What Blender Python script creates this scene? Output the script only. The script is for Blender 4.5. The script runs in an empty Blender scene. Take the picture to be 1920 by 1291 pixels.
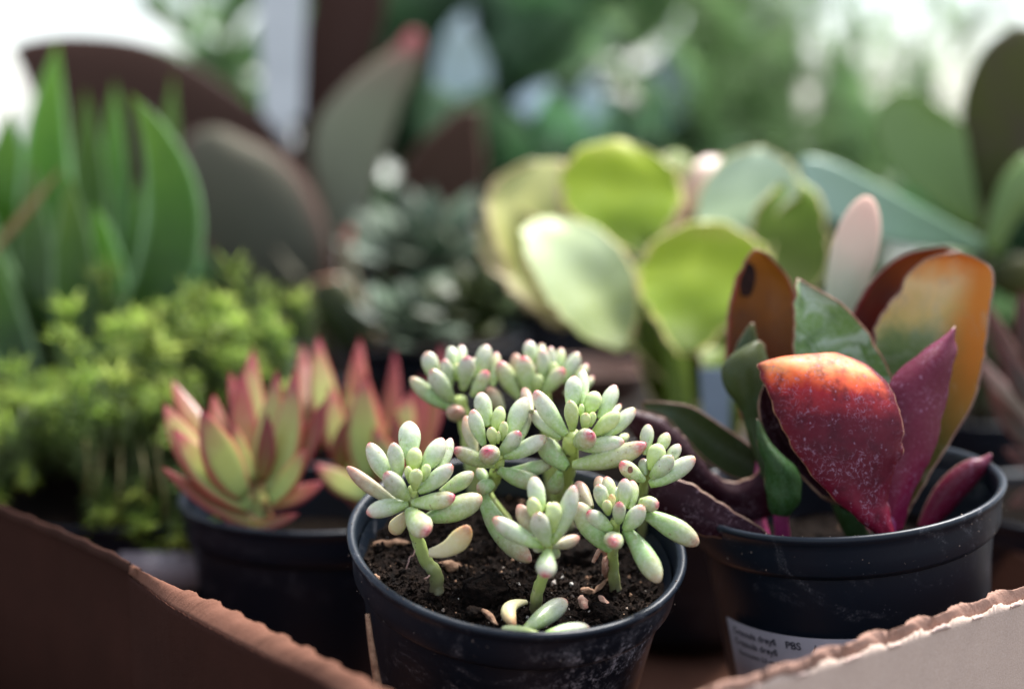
import bpy, math, random
from mathutils import Vector, noise
R = math.radians
rnd = random.Random(7)
sc = bpy.context.scene
col = sc.collection

# ------------------------------------------------------------------ camera, sky, sun, exposure
CAM = Vector((0, 0, .18)); PITCH = R(9); FPX = 2667.0          # 50 mm on a 36 mm sensor, 1920 px wide photograph
cd = bpy.data.cameras.new('camera'); cam = bpy.data.objects.new('camera', cd); col.objects.link(cam)
cam.location = CAM; cam.rotation_euler = (R(90) - PITCH, 0, 0)
cd.lens = 50; cd.sensor_width = 36; cd.clip_start = .01; cd.clip_end = 200
cd.dof.use_dof = True; cd.dof.focus_distance = .362; cd.dof.aperture_fstop = 3.9
sc.camera = cam
SUN_DIR = Vector((.42, .48, 1.10)).normalized()
w = bpy.data.worlds.new('World'); sc.world = w; w.use_nodes = True
nt = w.node_tree; bg = nt.nodes['Background']
sky = nt.nodes.new('ShaderNodeTexSky'); sky.sky_type = 'NISHITA'; sky.sun_disc = False
sky.sun_elevation = math.asin(SUN_DIR.z); sky.sun_rotation = math.atan2(SUN_DIR.x, SUN_DIR.y)
sky.air_density = 1.0; sky.dust_density = 1.2; sky.ozone_density = 1.0
hz = nt.nodes.new('ShaderNodeMix'); hz.data_type = 'RGBA'; hz.inputs[0].default_value = .45; hz.inputs[7].default_value = (6.2, 6.4, 6.8, 1)   # thin even cloud over the clear sky
nt.links.new(sky.outputs[0], hz.inputs[6]); nt.links.new(hz.outputs[2], bg.inputs[0]); bg.inputs[1].default_value = .082
sd = bpy.data.lights.new('sun', 'SUN'); sd.energy = 3.6; sd.angle = R(20); sd.color = (1, .98, .95)
sun = bpy.data.objects.new('sun', sd); col.objects.link(sun); sun.location = (1, .3, 1.2)
sun.rotation_euler = SUN_DIR.to_track_quat('Z', 'Y').to_euler()
sc.view_settings.view_transform = 'Standard'; sc.view_settings.look = 'None'
sc.view_settings.exposure = 1.80; sc.view_settings.gamma = 1; sc.view_settings.use_curve_mapping = False
sc.render.engine = 'CYCLES'
cy = sc.cycles; cy.max_bounces = 8; cy.diffuse_bounces = 4; cy.glossy_bounces = 3; cy.transmission_bounces = 4
cy.caustics_reflective = False; cy.caustics_refractive = False; cy.sample_clamp_indirect = 6
cy.use_denoising = True

FWD = Vector((0, math.cos(PITCH), -math.sin(PITCH))); UP = Vector((0, math.sin(PITCH), math.cos(PITCH)))
RIGHT = Vector((1, 0, 0))
def ray(px, py): return FWD + RIGHT * ((px - 960) / FPX) + UP * ((645.5 - py) / FPX)
def P(px, py, d): return CAM + ray(px, py) * d                 # measured point: photo position and distance in metres
def PZ(px, py, z):
    r = ray(px, py); return CAM + r * ((z - CAM.z) / r.z)
def PPL(px, py, c, n):                                         # on a plane
    r = ray(px, py); return CAM + r * ((c - CAM).dot(n) / r.dot(n))
def depth(p): return (p - CAM).dot(FWD)

# ------------------------------------------------------------------ node helpers
class NT:
    def __init__(s, name):
        s.m = bpy.data.materials.new(name); s.m.use_nodes = True; s.t = s.m.node_tree
        s.b = s.t.nodes['Principled BSDF']; s.out = s.t.nodes['Material Output']
    def n(s, typ, **kw):
        nd = s.t.nodes.new('ShaderNode' + typ)
        for k, v in kw.items(): setattr(nd, k, v)
        return nd
    def set(s, sock, v):
        if hasattr(v, 'is_output') or isinstance(v, bpy.types.NodeSocket): s.t.links.new(v, sock)
        elif isinstance(v, (tuple, list)) and len(v) == 3 and sock.type == 'RGBA': sock.default_value = (*v, 1)
        else: sock.default_value = v
    def math(s, op, a, b=0.0, clamp=False):
        nd = s.n('Math', operation=op, use_clamp=clamp); s.set(nd.inputs[0], a); s.set(nd.inputs[1], b); return nd.outputs[0]
    def mix(s, f, a, b, mode='MIX'):
        nd = s.n('Mix', data_type='RGBA', blend_type=mode, clamp_factor=True)
        s.set(nd.inputs[0], f); s.set(nd.inputs[6], a); s.set(nd.inputs[7], b); return nd.outputs[2]
    def ramp(s, f, stops, interp='LINEAR'):
        nd = s.n('ValToRGB'); cr = nd.color_ramp; cr.interpolation = interp
        while len(cr.elements) < len(stops): cr.elements.new(.5)
        for e, (p, c) in zip(cr.elements, stops):
            e.position = p; e.color = (*c, 1) if isinstance(c, (tuple, list)) else (c, c, c, 1)
        s.set(nd.inputs[0], f); return nd.outputs[0]
    def mr(s, v, a, b, c=0.0, d=1.0, smooth=True):
        nd = s.n('MapRange'); nd.interpolation_type = 'SMOOTHSTEP' if smooth else 'LINEAR'
        s.set(nd.inputs[0], v)
        for i, x in zip((1, 2, 3, 4), (a, b, c, d)): nd.inputs[i].default_value = x
        return nd.outputs[0]
    def coord(s):
        return s.n('TexCoord').outputs['Object']
    def noise(s, scale, detail=3, rough=.55, vec=None, dist=0.0):
        nd = s.n('TexNoise'); s.set(nd.inputs['Vector'], vec if vec is not None else s.coord())
        nd.inputs['Scale'].default_value = scale; nd.inputs['Detail'].default_value = detail
        nd.inputs['Roughness'].default_value = rough; nd.inputs['Distortion'].default_value = dist
        return nd.outputs['Fac']
    def voro(s, scale, feature='F1', vec=None):
        nd = s.n('TexVoronoi', feature=feature); s.set(nd.inputs['Vector'], vec if vec is not None else s.coord())
        nd.inputs['Scale'].default_value = scale; return nd.outputs[0]
    def uv(s):
        sp = s.n('SeparateXYZ'); s.t.links.new(s.n('UVMap').outputs[0], sp.inputs[0]); return sp.outputs[0], sp.outputs[1]
    def rand(s): return s.n('ObjectInfo').outputs['Random']
    def bump(s, h, strength=.3, dist=.0003):
        nd = s.n('Bump'); nd.inputs['Strength'].default_value = strength; nd.inputs['Distance'].default_value = dist
        s.set(nd.inputs['Height'], h); s.set(s.b.inputs['Normal'], nd.outputs[0]); return nd.outputs[0]

def leaf_mat(name, stops, edge=None, edge_w=(.8, 1.0), side=None, mottle=None, mottle_scale=250, speck=0, bloom=.0, bloom_col=(.75, .8, .75),
             rough=.4, sss=.0, transl=.0, scars=0, vary=.18, coat=.0, spec=.32, scar_col=(.55, .38, .45), vein=0):
    t = NT(name); u, v = t.uv(); obj = t.coord()
    wob = t.math('MULTIPLY', t.math('SUBTRACT', t.noise(120, 3), .5), .22)
    c = t.ramp(t.math('ADD', v, wob, True), stops)
    if side:                                           # another colour, here painted sun glow, towards one margin: (colour, u0, u1, v0, v1)
        for (sc_, u0, u1, v0, v1) in side:
            f = t.math('MULTIPLY', t.mr(t.math('ADD', u, wob), u0, u1), t.mr(v, v0, v1))
            c = t.mix(f, c, sc_)
    if edge:
        e = t.mr(t.math('ADD', t.math('ABSOLUTE', t.math('SUBTRACT', t.math('MULTIPLY', u, 2), 1)), wob), *edge_w)
        c = t.mix(e, c, edge)
    if mottle:
        c = t.mix(t.mr(t.noise(mottle_scale, 4, .6), .45, .7, 0, .75), c, mottle)
    if vein:
        c = t.mix(t.mr(t.noise(60, 5, .7, dist=1.5), .5, .62, 0, vein), c, bloom_col)
    if bloom: c = t.mix(t.mr(t.noise(900, 3, .7), .35, .75, 0, bloom), c, bloom_col)
    if speck: c = t.mix(t.mr(t.noise(850, 2, .5), .68, .73, 0, speck), c, (.16, .08, .04)); c = t.mix(t.mr(t.noise(90, 3, .6), .60, .72, 0, speck * .45), c, (.36, .28, .17))
    if scars:
        vd = t.n('VectorMath', operation='ADD'); t.t.links.new(obj, vd.inputs[0])
        nz = t.n('TexNoise'); nz.inputs['Scale'].default_value = 420; nz.inputs['Detail'].default_value = 2
        t.t.links.new(obj, nz.inputs['Vector'])
        sc2 = t.n('VectorMath', operation='SCALE'); t.t.links.new(nz.outputs['Color'], sc2.inputs[0]); sc2.inputs[3].default_value = .0048
        t.t.links.new(sc2.outputs[0], vd.inputs[1])
        vo = t.n('TexVoronoi', feature='DISTANCE_TO_EDGE'); vo.inputs['Scale'].default_value = 520
        t.t.links.new(vd.outputs[0], vo.inputs['Vector'])
        line = t.math('MULTIPLY', t.mr(vo.outputs[0], .01, .07, 1, 0), t.mr(t.noise(900, 3), .4, .6))
        where = t.mr(t.noise(130, 3, .6), .42, .62)
        flk = t.mr(t.noise(650, 2), .66, .74)
        f = t.math('MULTIPLY', t.math('MAXIMUM', t.math('MULTIPLY', line, where), t.math('MULTIPLY', flk, .8)), scars)
        c = t.mix(f, c, scar_col)
    r = t.rand()
    hs = t.n('HueSaturation'); t.set(hs.inputs['Color'], c)
    t.set(hs.inputs['Value'], t.mr(r, 0, 1, 1 - vary, 1 + vary, False)); t.set(hs.inputs['Hue'], t.mr(r, 0, 1, .49, .51, False))
    c = hs.outputs[0]
    t.set(t.b.inputs['Base Color'], c)
    t.b.inputs['Specular IOR Level'].default_value = spec
    t.set(t.b.inputs['Roughness'], t.mr(t.noise(400, 3), .3, .7, rough - .08, rough + .12))
    if coat: t.b.inputs['Coat Weight'].default_value = coat; t.b.inputs['Coat Roughness'].default_value = .3
    if sss:
        t.b.inputs['Subsurface Weight'].default_value = sss
        t.b.inputs['Subsurface Radius'].default_value = (1, .9, .4); t.b.inputs['Subsurface Scale'].default_value = .0022
    t.bump(t.noise(700, 3, .6), .25, .0002)
    if transl:
        tr = t.n('BsdfTranslucent'); t.set(tr.inputs[0], c)
        mx = t.n('MixShader'); mx.inputs[0].default_value = transl
        t.t.links.new(t.b.outputs[0], mx.inputs[1]); t.t.links.new(tr.outputs[0], mx.inputs[2]); t.t.links.new(mx.outputs[0], t.out.inputs[0])
    return t.m

def simple_mat(name, c1, c2=None, scale=60, rough=.6, spec=.5, bump=.2, bscale=None, bdist=.0005):
    t = NT(name)
    t.set(t.b.inputs['Base Color'], t.mix(t.mr(t.noise(scale, 5, .6), .35, .65), c1, c2 or c1))
    t.b.inputs['Roughness'].default_value = rough; t.b.inputs['Specular IOR Level'].default_value = spec
    if bump: t.bump(t.noise(bscale or scale * 4, 4, .6), bump, bdist)
    return t.m

M = {}
M['jelly'] = leaf_mat('pale_jelly_leaf', [(0, (.24, .36, .06)), (.28, (.31, .43, .15)), (.62, (.39, .44, .29)), (.88, (.44, .41, .31)), (.94, (.48, .22, .18)), (1, (.50, .06, .10))],
                      speck=.6, bloom=.42, bloom_col=(.56, .58, .50), mottle=(.27, .37, .17), mottle_scale=420, rough=.31, sss=.25, spec=.6, vary=.14)
M['jelly_bud'] = leaf_mat('young_jelly_leaf', [(0, (.32, .44, .08)), (.6, (.41, .50, .20)), (.94, (.46, .52, .25)), (1, (.50, .34, .20))],
                      bloom=.35, bloom_col=(.60, .67, .46), rough=.33, sss=.3, vary=.1)
M['jelly_pink'] = leaf_mat('blushed_jelly_leaf', [(0, (.27, .38, .09)), (.5, (.35, .44, .18)), (.84, (.40, .38, .21)), (.93, (.46, .19, .15)), (1, (.50, .05, .10))],
                      speck=.6, bloom=.5, bloom_col=(.58, .58, .50), rough=.33, sss=.25, vary=.14)
M['jelly_dull'] = leaf_mat('dull_old_jelly_leaf', [(0, (.20, .33, .08)), (.55, (.25, .36, .14)), (.85, (.33, .32, .18)), (1, (.38, .16, .12))],
                      speck=.6, bloom=.5, bloom_col=(.44, .48, .38), mottle=(.28, .27, .14), rough=.38, sss=.2, vary=.14)
M['jelly_grey'] = leaf_mat('brownish_old_jelly_leaf', [(0, (.26, .29, .14)), (.6, (.32, .26, .16)), (1, (.34, .12, .10))],
                      speck=.6, bloom=.35, bloom_col=(.42, .42, .34), mottle=(.24, .16, .10), rough=.4, sss=.15)
M['yellow'] = leaf_mat('yellowing_leaf', [(0, (.55, .50, .30)), (.6, (.60, .56, .28)), (.85, (.60, .42, .18)), (1, (.35, .15, .07))],
                      bloom=.3, bloom_col=(.7, .68, .5), rough=.4, sss=.35)
M['scar'] = simple_mat('brown_scar', (.12, .05, .035), (.2, .09, .05), 900, .7)
def stem_material():
    t = NT('green_stem'); u, v = t.uv()
    c = t.ramp(v, [(0, (.16, .13, .08)), (.18, (.22, .24, .09)), (.5, (.30, .38, .11)), (1, (.42, .50, .14))])
    c = t.mix(t.mr(t.noise(500, 3, .6), .62, .68, 0, .85), c, (.06, .04, .02))
    c = t.mix(t.mr(t.noise(260, 2), .5, .7, 0, .5), c, (.4, .42, .25))
    t.set(t.b.inputs['Base Color'], c); t.b.inputs['Roughness'].default_value = .45
    t.b.inputs['Subsurface Weight'].default_value = .2; t.b.inputs['Subsurface Radius'].default_value = (1, .9, .4); t.b.inputs['Subsurface Scale'].default_value = .0015
    t.bump(t.noise(600, 3), .4, .0003); return t.m
M['stem'] = stem_material()

def plastic(name, base, dust_amt=.5, salt=False):
    t = NT(name); o = t.coord()
    mp = t.n('Mapping'); t.t.links.new(o, mp.inputs[0]); mp.inputs['Scale'].default_value = (1, 1, 1.3)
    stn = t.mr(t.noise(55, 7, .75, mp.outputs[0], 1.2), .53, .70)
    sp = t.n('SeparateXYZ'); t.t.links.new(o, sp.inputs[0])
    fine = t.mr(t.noise(1500, 3, .7), .5, .66)
    speck = t.mr(t.voro(700), .0, .13, 1, 0)
    gate = t.mr(t.noise(160, 2), .5, .62)
    f = t.math('MULTIPLY', t.math('ADD', t.math('MULTIPLY', stn, t.math('ADD', t.math('MULTIPLY', fine, .7), .13)), t.math('MULTIPLY', t.math('MULTIPLY', speck, gate), .8)), dust_amt, True)
    if salt:                                             # crust of dried hard water along the lower right of the collar
        band = t.math('MULTIPLY', t.math('MULTIPLY', t.mr(sp.outputs[2], .048, .058), t.mr(sp.outputs[2], .073, .064)), t.math('MULTIPLY', t.mr(sp.outputs[0], .004, .030), t.mr(sp.outputs[1], .02, -.01)))
        crust = t.math('MULTIPLY', band, t.math('MULTIPLY', t.mr(t.noise(260, 8, .85, None, .3), .48, .62), t.mr(t.noise(1100, 3, .7), .35, .6)))
        f = t.math('ADD', f, t.math('MULTIPLY', crust, .9), True)
    c = t.mix(f, base, (.40, .39, .42))
    t.b.inputs['Specular IOR Level'].default_value = .22
    t.set(t.b.inputs['Base Color'], c)
    t.set(t.b.inputs['Roughness'], t.math('ADD', .40, t.math('MULTIPLY', f, .4)))
    t.bump(t.noise(900, 3), .12, .0002)
    return t.m
M['pot'] = plastic('black_plastic', (.005, .0085, .0145), .45)
M['pot_salt'] = plastic('black_plastic_with_salt_crust', (.005, .0085, .0145), .5, True)
M['pot_far'] = plastic('black_plastic_clean', (.004, .006, .011), .25)
M['soil_far'] = simple_mat('dark_soil_behind', (.002, .0015, .001), (.006, .004, .003), 300, .95, .02, .3)
M['soil'] = simple_mat('dark_potting_soil', (.004, .003, .0025), (.014, .009, .007), 500, .9, .05, .9, 1400, .0012)
M['crumb'] = simple_mat('soil_crumb', (.005, .0035, .003), (.020, .012, .008), 300, .9, .08, .8, 2500, .0006)
M['perlite'] = simple_mat('perlite', (.45, .42, .38), (.22, .15, .11), 200, .8, .3, .5, 2500, .0004)
M['bark'] = simple_mat('bark_chip', (.16, .08, .045), (.34, .20, .12), 300, .75, .3, .8, 1500, .0006)
M['husk'] = simple_mat('dry_husk', (.48, .30, .22), (.30, .13, .09), 500, .7, .3, .8, 1500, .0005)
M['grit'] = simple_mat('pale_grit', (.20, .16, .13), (.10, .06, .045), 900, .8)
M['root'] = simple_mat('dry_root', (.42, .26, .22), (.3, .16, .12), 400, .6)
M['paper'] = simple_mat('sticker_paper', (.30, .27, .29), (.25, .23, .25), 80, .55, .4, .1)
M['ink'] = simple_mat('sticker_ink', (.012, .016, .03), None, 50, .6, .4, 0)
M['tag'] = simple_mat('white_plastic', (.50, .51, .50), (.36, .37, .37), 12, .4, .5, .05)
M['tag_blue'] = simple_mat('pale_blue_plastic', (.16, .20, .24), (.10, .13, .16), 20, .4, .5, .05)
M['terracotta'] = simple_mat('terracotta', (.09, .035, .02), (.06, .024, .015), 60, .8)

def cardboard(name, c1, c2, cs):
    t = NT(name); o = t.coord()
    c = t.mix(t.mr(t.noise(45, 5, .6), .3, .7), c1, c2)
    c = t.mix(t.mr(t.noise(1800, 2, .7), .3, .75, 0, .45), c, cs)
    c = t.mix(t.mr(t.voro(420), .0, .07, .75, 0), c, (.10, .06, .05))
    mp = t.n('Mapping'); t.t.links.new(o, mp.inputs[0]); mp.inputs['Scale'].default_value = (1, 1, .25)
    t.set(t.b.inputs['Base Color'], c); t.b.inputs['Roughness'].default_value = .9; t.b.inputs['Specular IOR Level'].default_value = .04
    t.bump(t.math('ADD', t.noise(2200, 3, .6), t.noise(260, 2)), .45, .0003); return t.m
M['card'] = cardboard('lit_cardboard_liner', (.50, .375, .30), (.45, .335, .27), (.60, .48, .41))  # right wall: same cardboard, brightness of the lit side put into the colour
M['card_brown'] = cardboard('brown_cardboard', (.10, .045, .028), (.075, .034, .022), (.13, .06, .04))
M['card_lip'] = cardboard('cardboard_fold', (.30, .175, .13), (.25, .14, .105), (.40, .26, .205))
M['card_shaded'] = cardboard('shaded_cardboard_liner', (.030, .0115, .008), (.024, .0095, .0065), (.038, .016, .012))  # left wall: same cardboard with its shade painted into the colour
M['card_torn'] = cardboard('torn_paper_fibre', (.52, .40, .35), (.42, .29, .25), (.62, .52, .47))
M['lip_left'] = cardboard('shaded_cardboard_fold', (.13, .058, .038), (.10, .046, .030), (.17, .085, .06))  # left fold, darkened in colour along with the shaded wall

# ------------------------------------------------------------------ mesh helpers
class MB:
    def __init__(s): s.v = []; s.f = []; s.uv = []; s.mi = []
    def add(s, verts, faces, uvs=None, mi=0):
        o = len(s.v); s.v += [Vector(v) for v in verts]
        s.f += [tuple(i + o for i in f) for f in faces]
        s.uv += list(uvs) if uvs else [(0, 0)] * len(verts)
        s.mi += (mi if isinstance(mi, list) else [mi] * len(faces))
    def build(s, name, mats, parent=None, smooth=True, off=None):
        mats = mats if isinstance(mats, (list, tuple)) else [mats]
        off = off if off is not None else (root_loc.get(parent.name, Vector()) if parent else Vector())
        me = bpy.data.meshes.new(name); me.from_pydata([tuple(v - off) for v in s.v], [], s.f)
        for m in mats: me.materials.append(m)
        me.polygons.foreach_set('material_index', s.mi)
        me.polygons.foreach_set('use_smooth', [smooth] * len(s.f))
        ul = me.uv_layers.new(name='UVMap')
        flat = []
        for l in me.loops: flat += s.uv[l.vertex_index]
        ul.data.foreach_set('uv', flat)
        me.update()
        o = bpy.data.objects.new(name, me); col.objects.link(o)
        if parent: o.parent = parent; root_loc[o.name] = off
        return o
root_loc = {}
def thing(name, label, cat, loc, group=None):
    o = bpy.data.objects.new(name, None); col.objects.link(o); o.location = loc; o.empty_display_size = .01
    o['label'] = label; o['category'] = cat
    if group: o['group'] = group
    root_loc[o.name] = Vector(loc); return o
def tag(o, label=None, cat=None, group=None, kind=None):
    for k, v in (('label', label), ('category', cat), ('group', group), ('kind', kind)):
        if v: o[k] = v
    return o
def single(mb, name, mats, label, cat, group=None, smooth=True):
    c = sum(mb.v, Vector()) / len(mb.v); c.z = min(v.z for v in mb.v)
    o = mb.build(name, mats, None, smooth, off=c); o.location = c
    return tag(o, label, cat, group)

def bez(a, b, c, t): return a * (1 - t) ** 2 + b * 2 * t * (1 - t) + c * t * t
PROF = {
    'bean': lambda t: (.40 + .60 * math.sin(min(t / .62, 1) * math.pi / 2)) * (1 if t < .62 else max(0, 1 - ((t - .62) / .38) ** 2.0) ** .56),
    'stout': lambda t: (.55 + .45 * math.sin(min(t / .5, 1) * math.pi / 2)) * (1 if t < .5 else math.sqrt(max(0, 1 - ((t - .5) / .5) ** 2.2))),
    'spear': lambda t: (.42 + .58 * math.sin(min(t / .42, 1) * math.pi / 2)) * (1 if t < .42 else max(0, 1 - ((t - .42) / .58) ** 1.75)),
    'strap': lambda t: (.6 + .4 * math.sin(min(t / .4, 1) * math.pi / 2)) * (1 if t < .4 else max(0, 1 - ((t - .4) / .6) ** 2.2)),
    'oval': lambda t: max(.10 * (1 - t), math.sin(math.pi * min(1, .06 + .94 * t) ** 1.35)) if t < .999 else 0,
}
def fleshy(mb, a, b, wid, flat=.85, nrm=None, bend=Vector(), prof='bean', rings=14, seg=12, channel=0., wob=.0):
    mid = (a + b) / 2 + bend; pf = PROF[prof]; ts = []
    for i in range(rings + 1):
        x = i / rings; ts.append(.5 - .5 * math.cos(math.pi * x) if prof in ('bean', 'stout') else x ** .9)
    nrm = nrm or (CAM - (a + b) / 2).normalized()
    V = []; U = []; F = []; sd = rnd.random() * 50
    for i, t in enumerate(ts):
        c = bez(a, mid, b, t); tg = (bez(a, mid, b, min(1, t + .02)) - bez(a, mid, b, max(0, t - .02))).normalized()
        B = tg.cross(nrm)
        B = B.normalized() if B.length > 1e-4 else tg.orthogonal().normalized()
        Nn = B.cross(tg).normalized()
        r = wid / 2 * pf(t)
        for j in range(seg):
            an = 2 * math.pi * j / seg; cx, sx = math.cos(an), math.sin(an)
            k = 1 + wob * noise.noise(Vector((t * 3, cx, sx + sd)))
            hgt = sx * flat * r
            if channel: hgt -= channel * r * (1 - cx * cx) * (1 if sx > 0 else .4)
            V.append(c + B * (cx * r * k) + Nn * hgt * k); U.append((.5 + .5 * cx, t))
    for i in range(rings):
        for j in range(seg):
            k = (j + 1) % seg
            F.append((i * seg + j, i * seg + k, (i + 1) * seg + k, (i + 1) * seg + j))
    F.append(tuple(range(seg))[::-1])
    n0 = len(V); V.append(bez(a, mid, b, 1)); U.append((.5, 1))
    for j in range(seg): F.append((rings * seg + j, rings * seg + (j + 1) % seg, n0))
    mb.add(V, F, U)

def tube(mb, pts, radii, seg=10, bumpy=0., caps=True):
    n = len(pts); V = []; U = []; F = []
    L = [0]
    for i in range(1, n): L.append(L[-1] + (pts[i] - pts[i - 1]).length)
    ref = Vector((.3, -1, .2)).normalized()
    for i in range(n):
        tg = (pts[min(n - 1, i + 1)] - pts[max(0, i - 1)]).normalized(); B = tg.cross(ref).normalized(); Nn = B.cross(tg)
        for j in range(seg):
            an = 2 * math.pi * j / seg
            r = radii[i] * (1 + bumpy * noise.noise(pts[i] * 400 + Vector((math.cos(an), math.sin(an), 0))))
            V.append(pts[i] + (B * math.cos(an) + Nn * math.sin(an)) * r); U.append((j / seg, L[i] / max(L[-1], 1e-9)))
    for i in range(n - 1):
        for j in range(seg):
            k = (j + 1) % seg; F.append((i * seg + j, i * seg + k, (i + 1) * seg + k, (i + 1) * seg + j))
    if caps: F.append(tuple(range(seg))[::-1]); F.append(tuple((n - 1) * seg + j for j in range(seg)))
    mb.add(V, F, U)
def catmull(pts, m):
    out = []; n = len(pts)
    for i in range(n - 1):
        p0, p1, p2, p3 = pts[max(0, i - 1)], pts[i], pts[i + 1], pts[min(n - 1, i + 2)]
        for k in range(m):
            t = k / m
            out.append(.5 * ((2 * p1) + (p2 - p0) * t + (2 * p0 - 5 * p1 + 4 * p2 - p3) * t * t + (3 * p1 - p0 - 3 * p2 + p3) * t ** 3))
    out.append(pts[-1].copy()); return out

def blade(mb, rows, bulge, thick, side_n=None, nx=14, sub=5, ripple=.0, v0=0.0):
    """thick leaf lofted between its two margins; rows = [(left point, right point)] from base to tip;
    bulge > 0 bows the middle towards side_n. materials: 0 the face on side_n, 1 the other face, 2 the margin"""
    Ls = catmull([r[0] for r in rows], sub); Rs = catmull([r[1] for r in rows], sub); n = len(Ls)
    cen = sum((l + r for l, r in zip(Ls, Rs)), Vector()) / (2 * n)
    side_n = side_n or (CAM - cen).normalized()
    tot = [0]
    for i in range(1, n): tot.append(tot[-1] + ((Ls[i] + Rs[i]) / 2 - (Ls[i - 1] + Rs[i - 1]) / 2).length)
    maxw = max((r - l).length for l, r in zip(Ls, Rs)); sd = rnd.random() * 90
    G = []
    for i in range(n):
        wd = (Rs[i] - Ls[i]).length / maxw; row = []
        for j in range(nx + 1):
            u = .5 - .5 * math.cos(math.pi * j / nx) if nx > 3 else j / nx
            p = Ls[i].lerp(Rs[i], u)
            prof = 1 - (2 * u - 1) ** 2
            p = p + side_n * bulge * prof * (wd ** .8)
            if ripple:
                p = p + side_n * ripple * noise.noise(Vector((u * 2.2, tot[i] / max(tot[-1], 1e-6) * 3, sd)))
                ed = (2 * u - 1) ** 6
                p = p + (Rs[i] - Ls[i]).normalized() * ripple * .35 * ed * noise.noise(Vector((u * 3, tot[i] * 300, sd))) * 2.2
            row.append(p)
        G.append(row)
    def gn(i, j):
        a = G[min(n - 1, i + 1)][j] - G[max(0, i - 1)][j]; b = G[i][min(nx, j + 1)] - G[i][max(0, j - 1)]
        c = b.cross(a)
        if c.length < 1e-10: return side_n
        c.normalize(); return c if c.dot(side_n) > 0 else -c
    V = []; U = []; F = []; MI = []
    W = nx + 1
    for s_ in (1, -1):
        for i in range(n):
            for j in range(W):
                u = .5 - .5 * math.cos(math.pi * j / nx); v = tot[i] / tot[-1]
                tk = thick * (.45 + .55 * (1 - (2 * u - 1) ** 4)) * (.5 + .5 * min(1, (1 - v) * 6))
                V.append(G[i][j] + gn(i, j) * tk / 2 * s_); U.append((u, v))
    o2 = n * W
    ab = (G[1][0] - G[0][0]); 
    for i in range(n - 1):
        for j in range(nx):
            a, b, c, d = i * W + j, i * W + j + 1, (i + 1) * W + j + 1, (i + 1) * W + j
            F.append((a, b, c, d)); MI.append(0)
            F.append((a + o2, d + o2, c + o2, b + o2)); MI.append(1)
    loop = [(0, j) for j in range(W)] + [(i, nx) for i in range(1, n)] + [(n - 1, j) for j in range(nx - 1, -1, -1)] + [(i, 0) for i in range(n - 2, 0, -1)]
    m = len(loop)
    base = len(V)
    for (i, j) in loop:                                    # a rounded margin
        outw = G[i][j] - G[max(0, min(n - 1, i if 0 < i < n - 1 else (1 if i == 0 else n - 2)))][min(nx - 1, max(1, j))]
        outw = outw.normalized() if outw.length > 1e-9 else Vector()
        V.append(G[i][j] + outw * thick * .3); U.append((j / nx, tot[i] / tot[-1]))
    for k in range(m):
        a = loop[k][0] * W + loop[k][1]; b = loop[(k + 1) % m][0] * W + loop[(k + 1) % m][1]
        e0, e1 = base + k, base + (k + 1) % m
        F.append((b, a, e0, e1)); MI.append(2)
        F.append((a + o2, b + o2, e1, e0)); MI.append(2)
    mb.add(V, F, U, MI)
def brows(rows, d, dl=None):
    """rows of photo measurements (lx,ly,rx,ry[,dL_mm,dR_mm]) about a leaf standing d metres off"""
    out = []
    for r in rows:
        a = r[4] / 1000 if len(r) > 4 else 0; b = r[5] / 1000 if len(r) > 5 else a
        out.append((P(r[0], r[1], d + a), P(r[2], r[3], d + b)))
    return out

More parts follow.
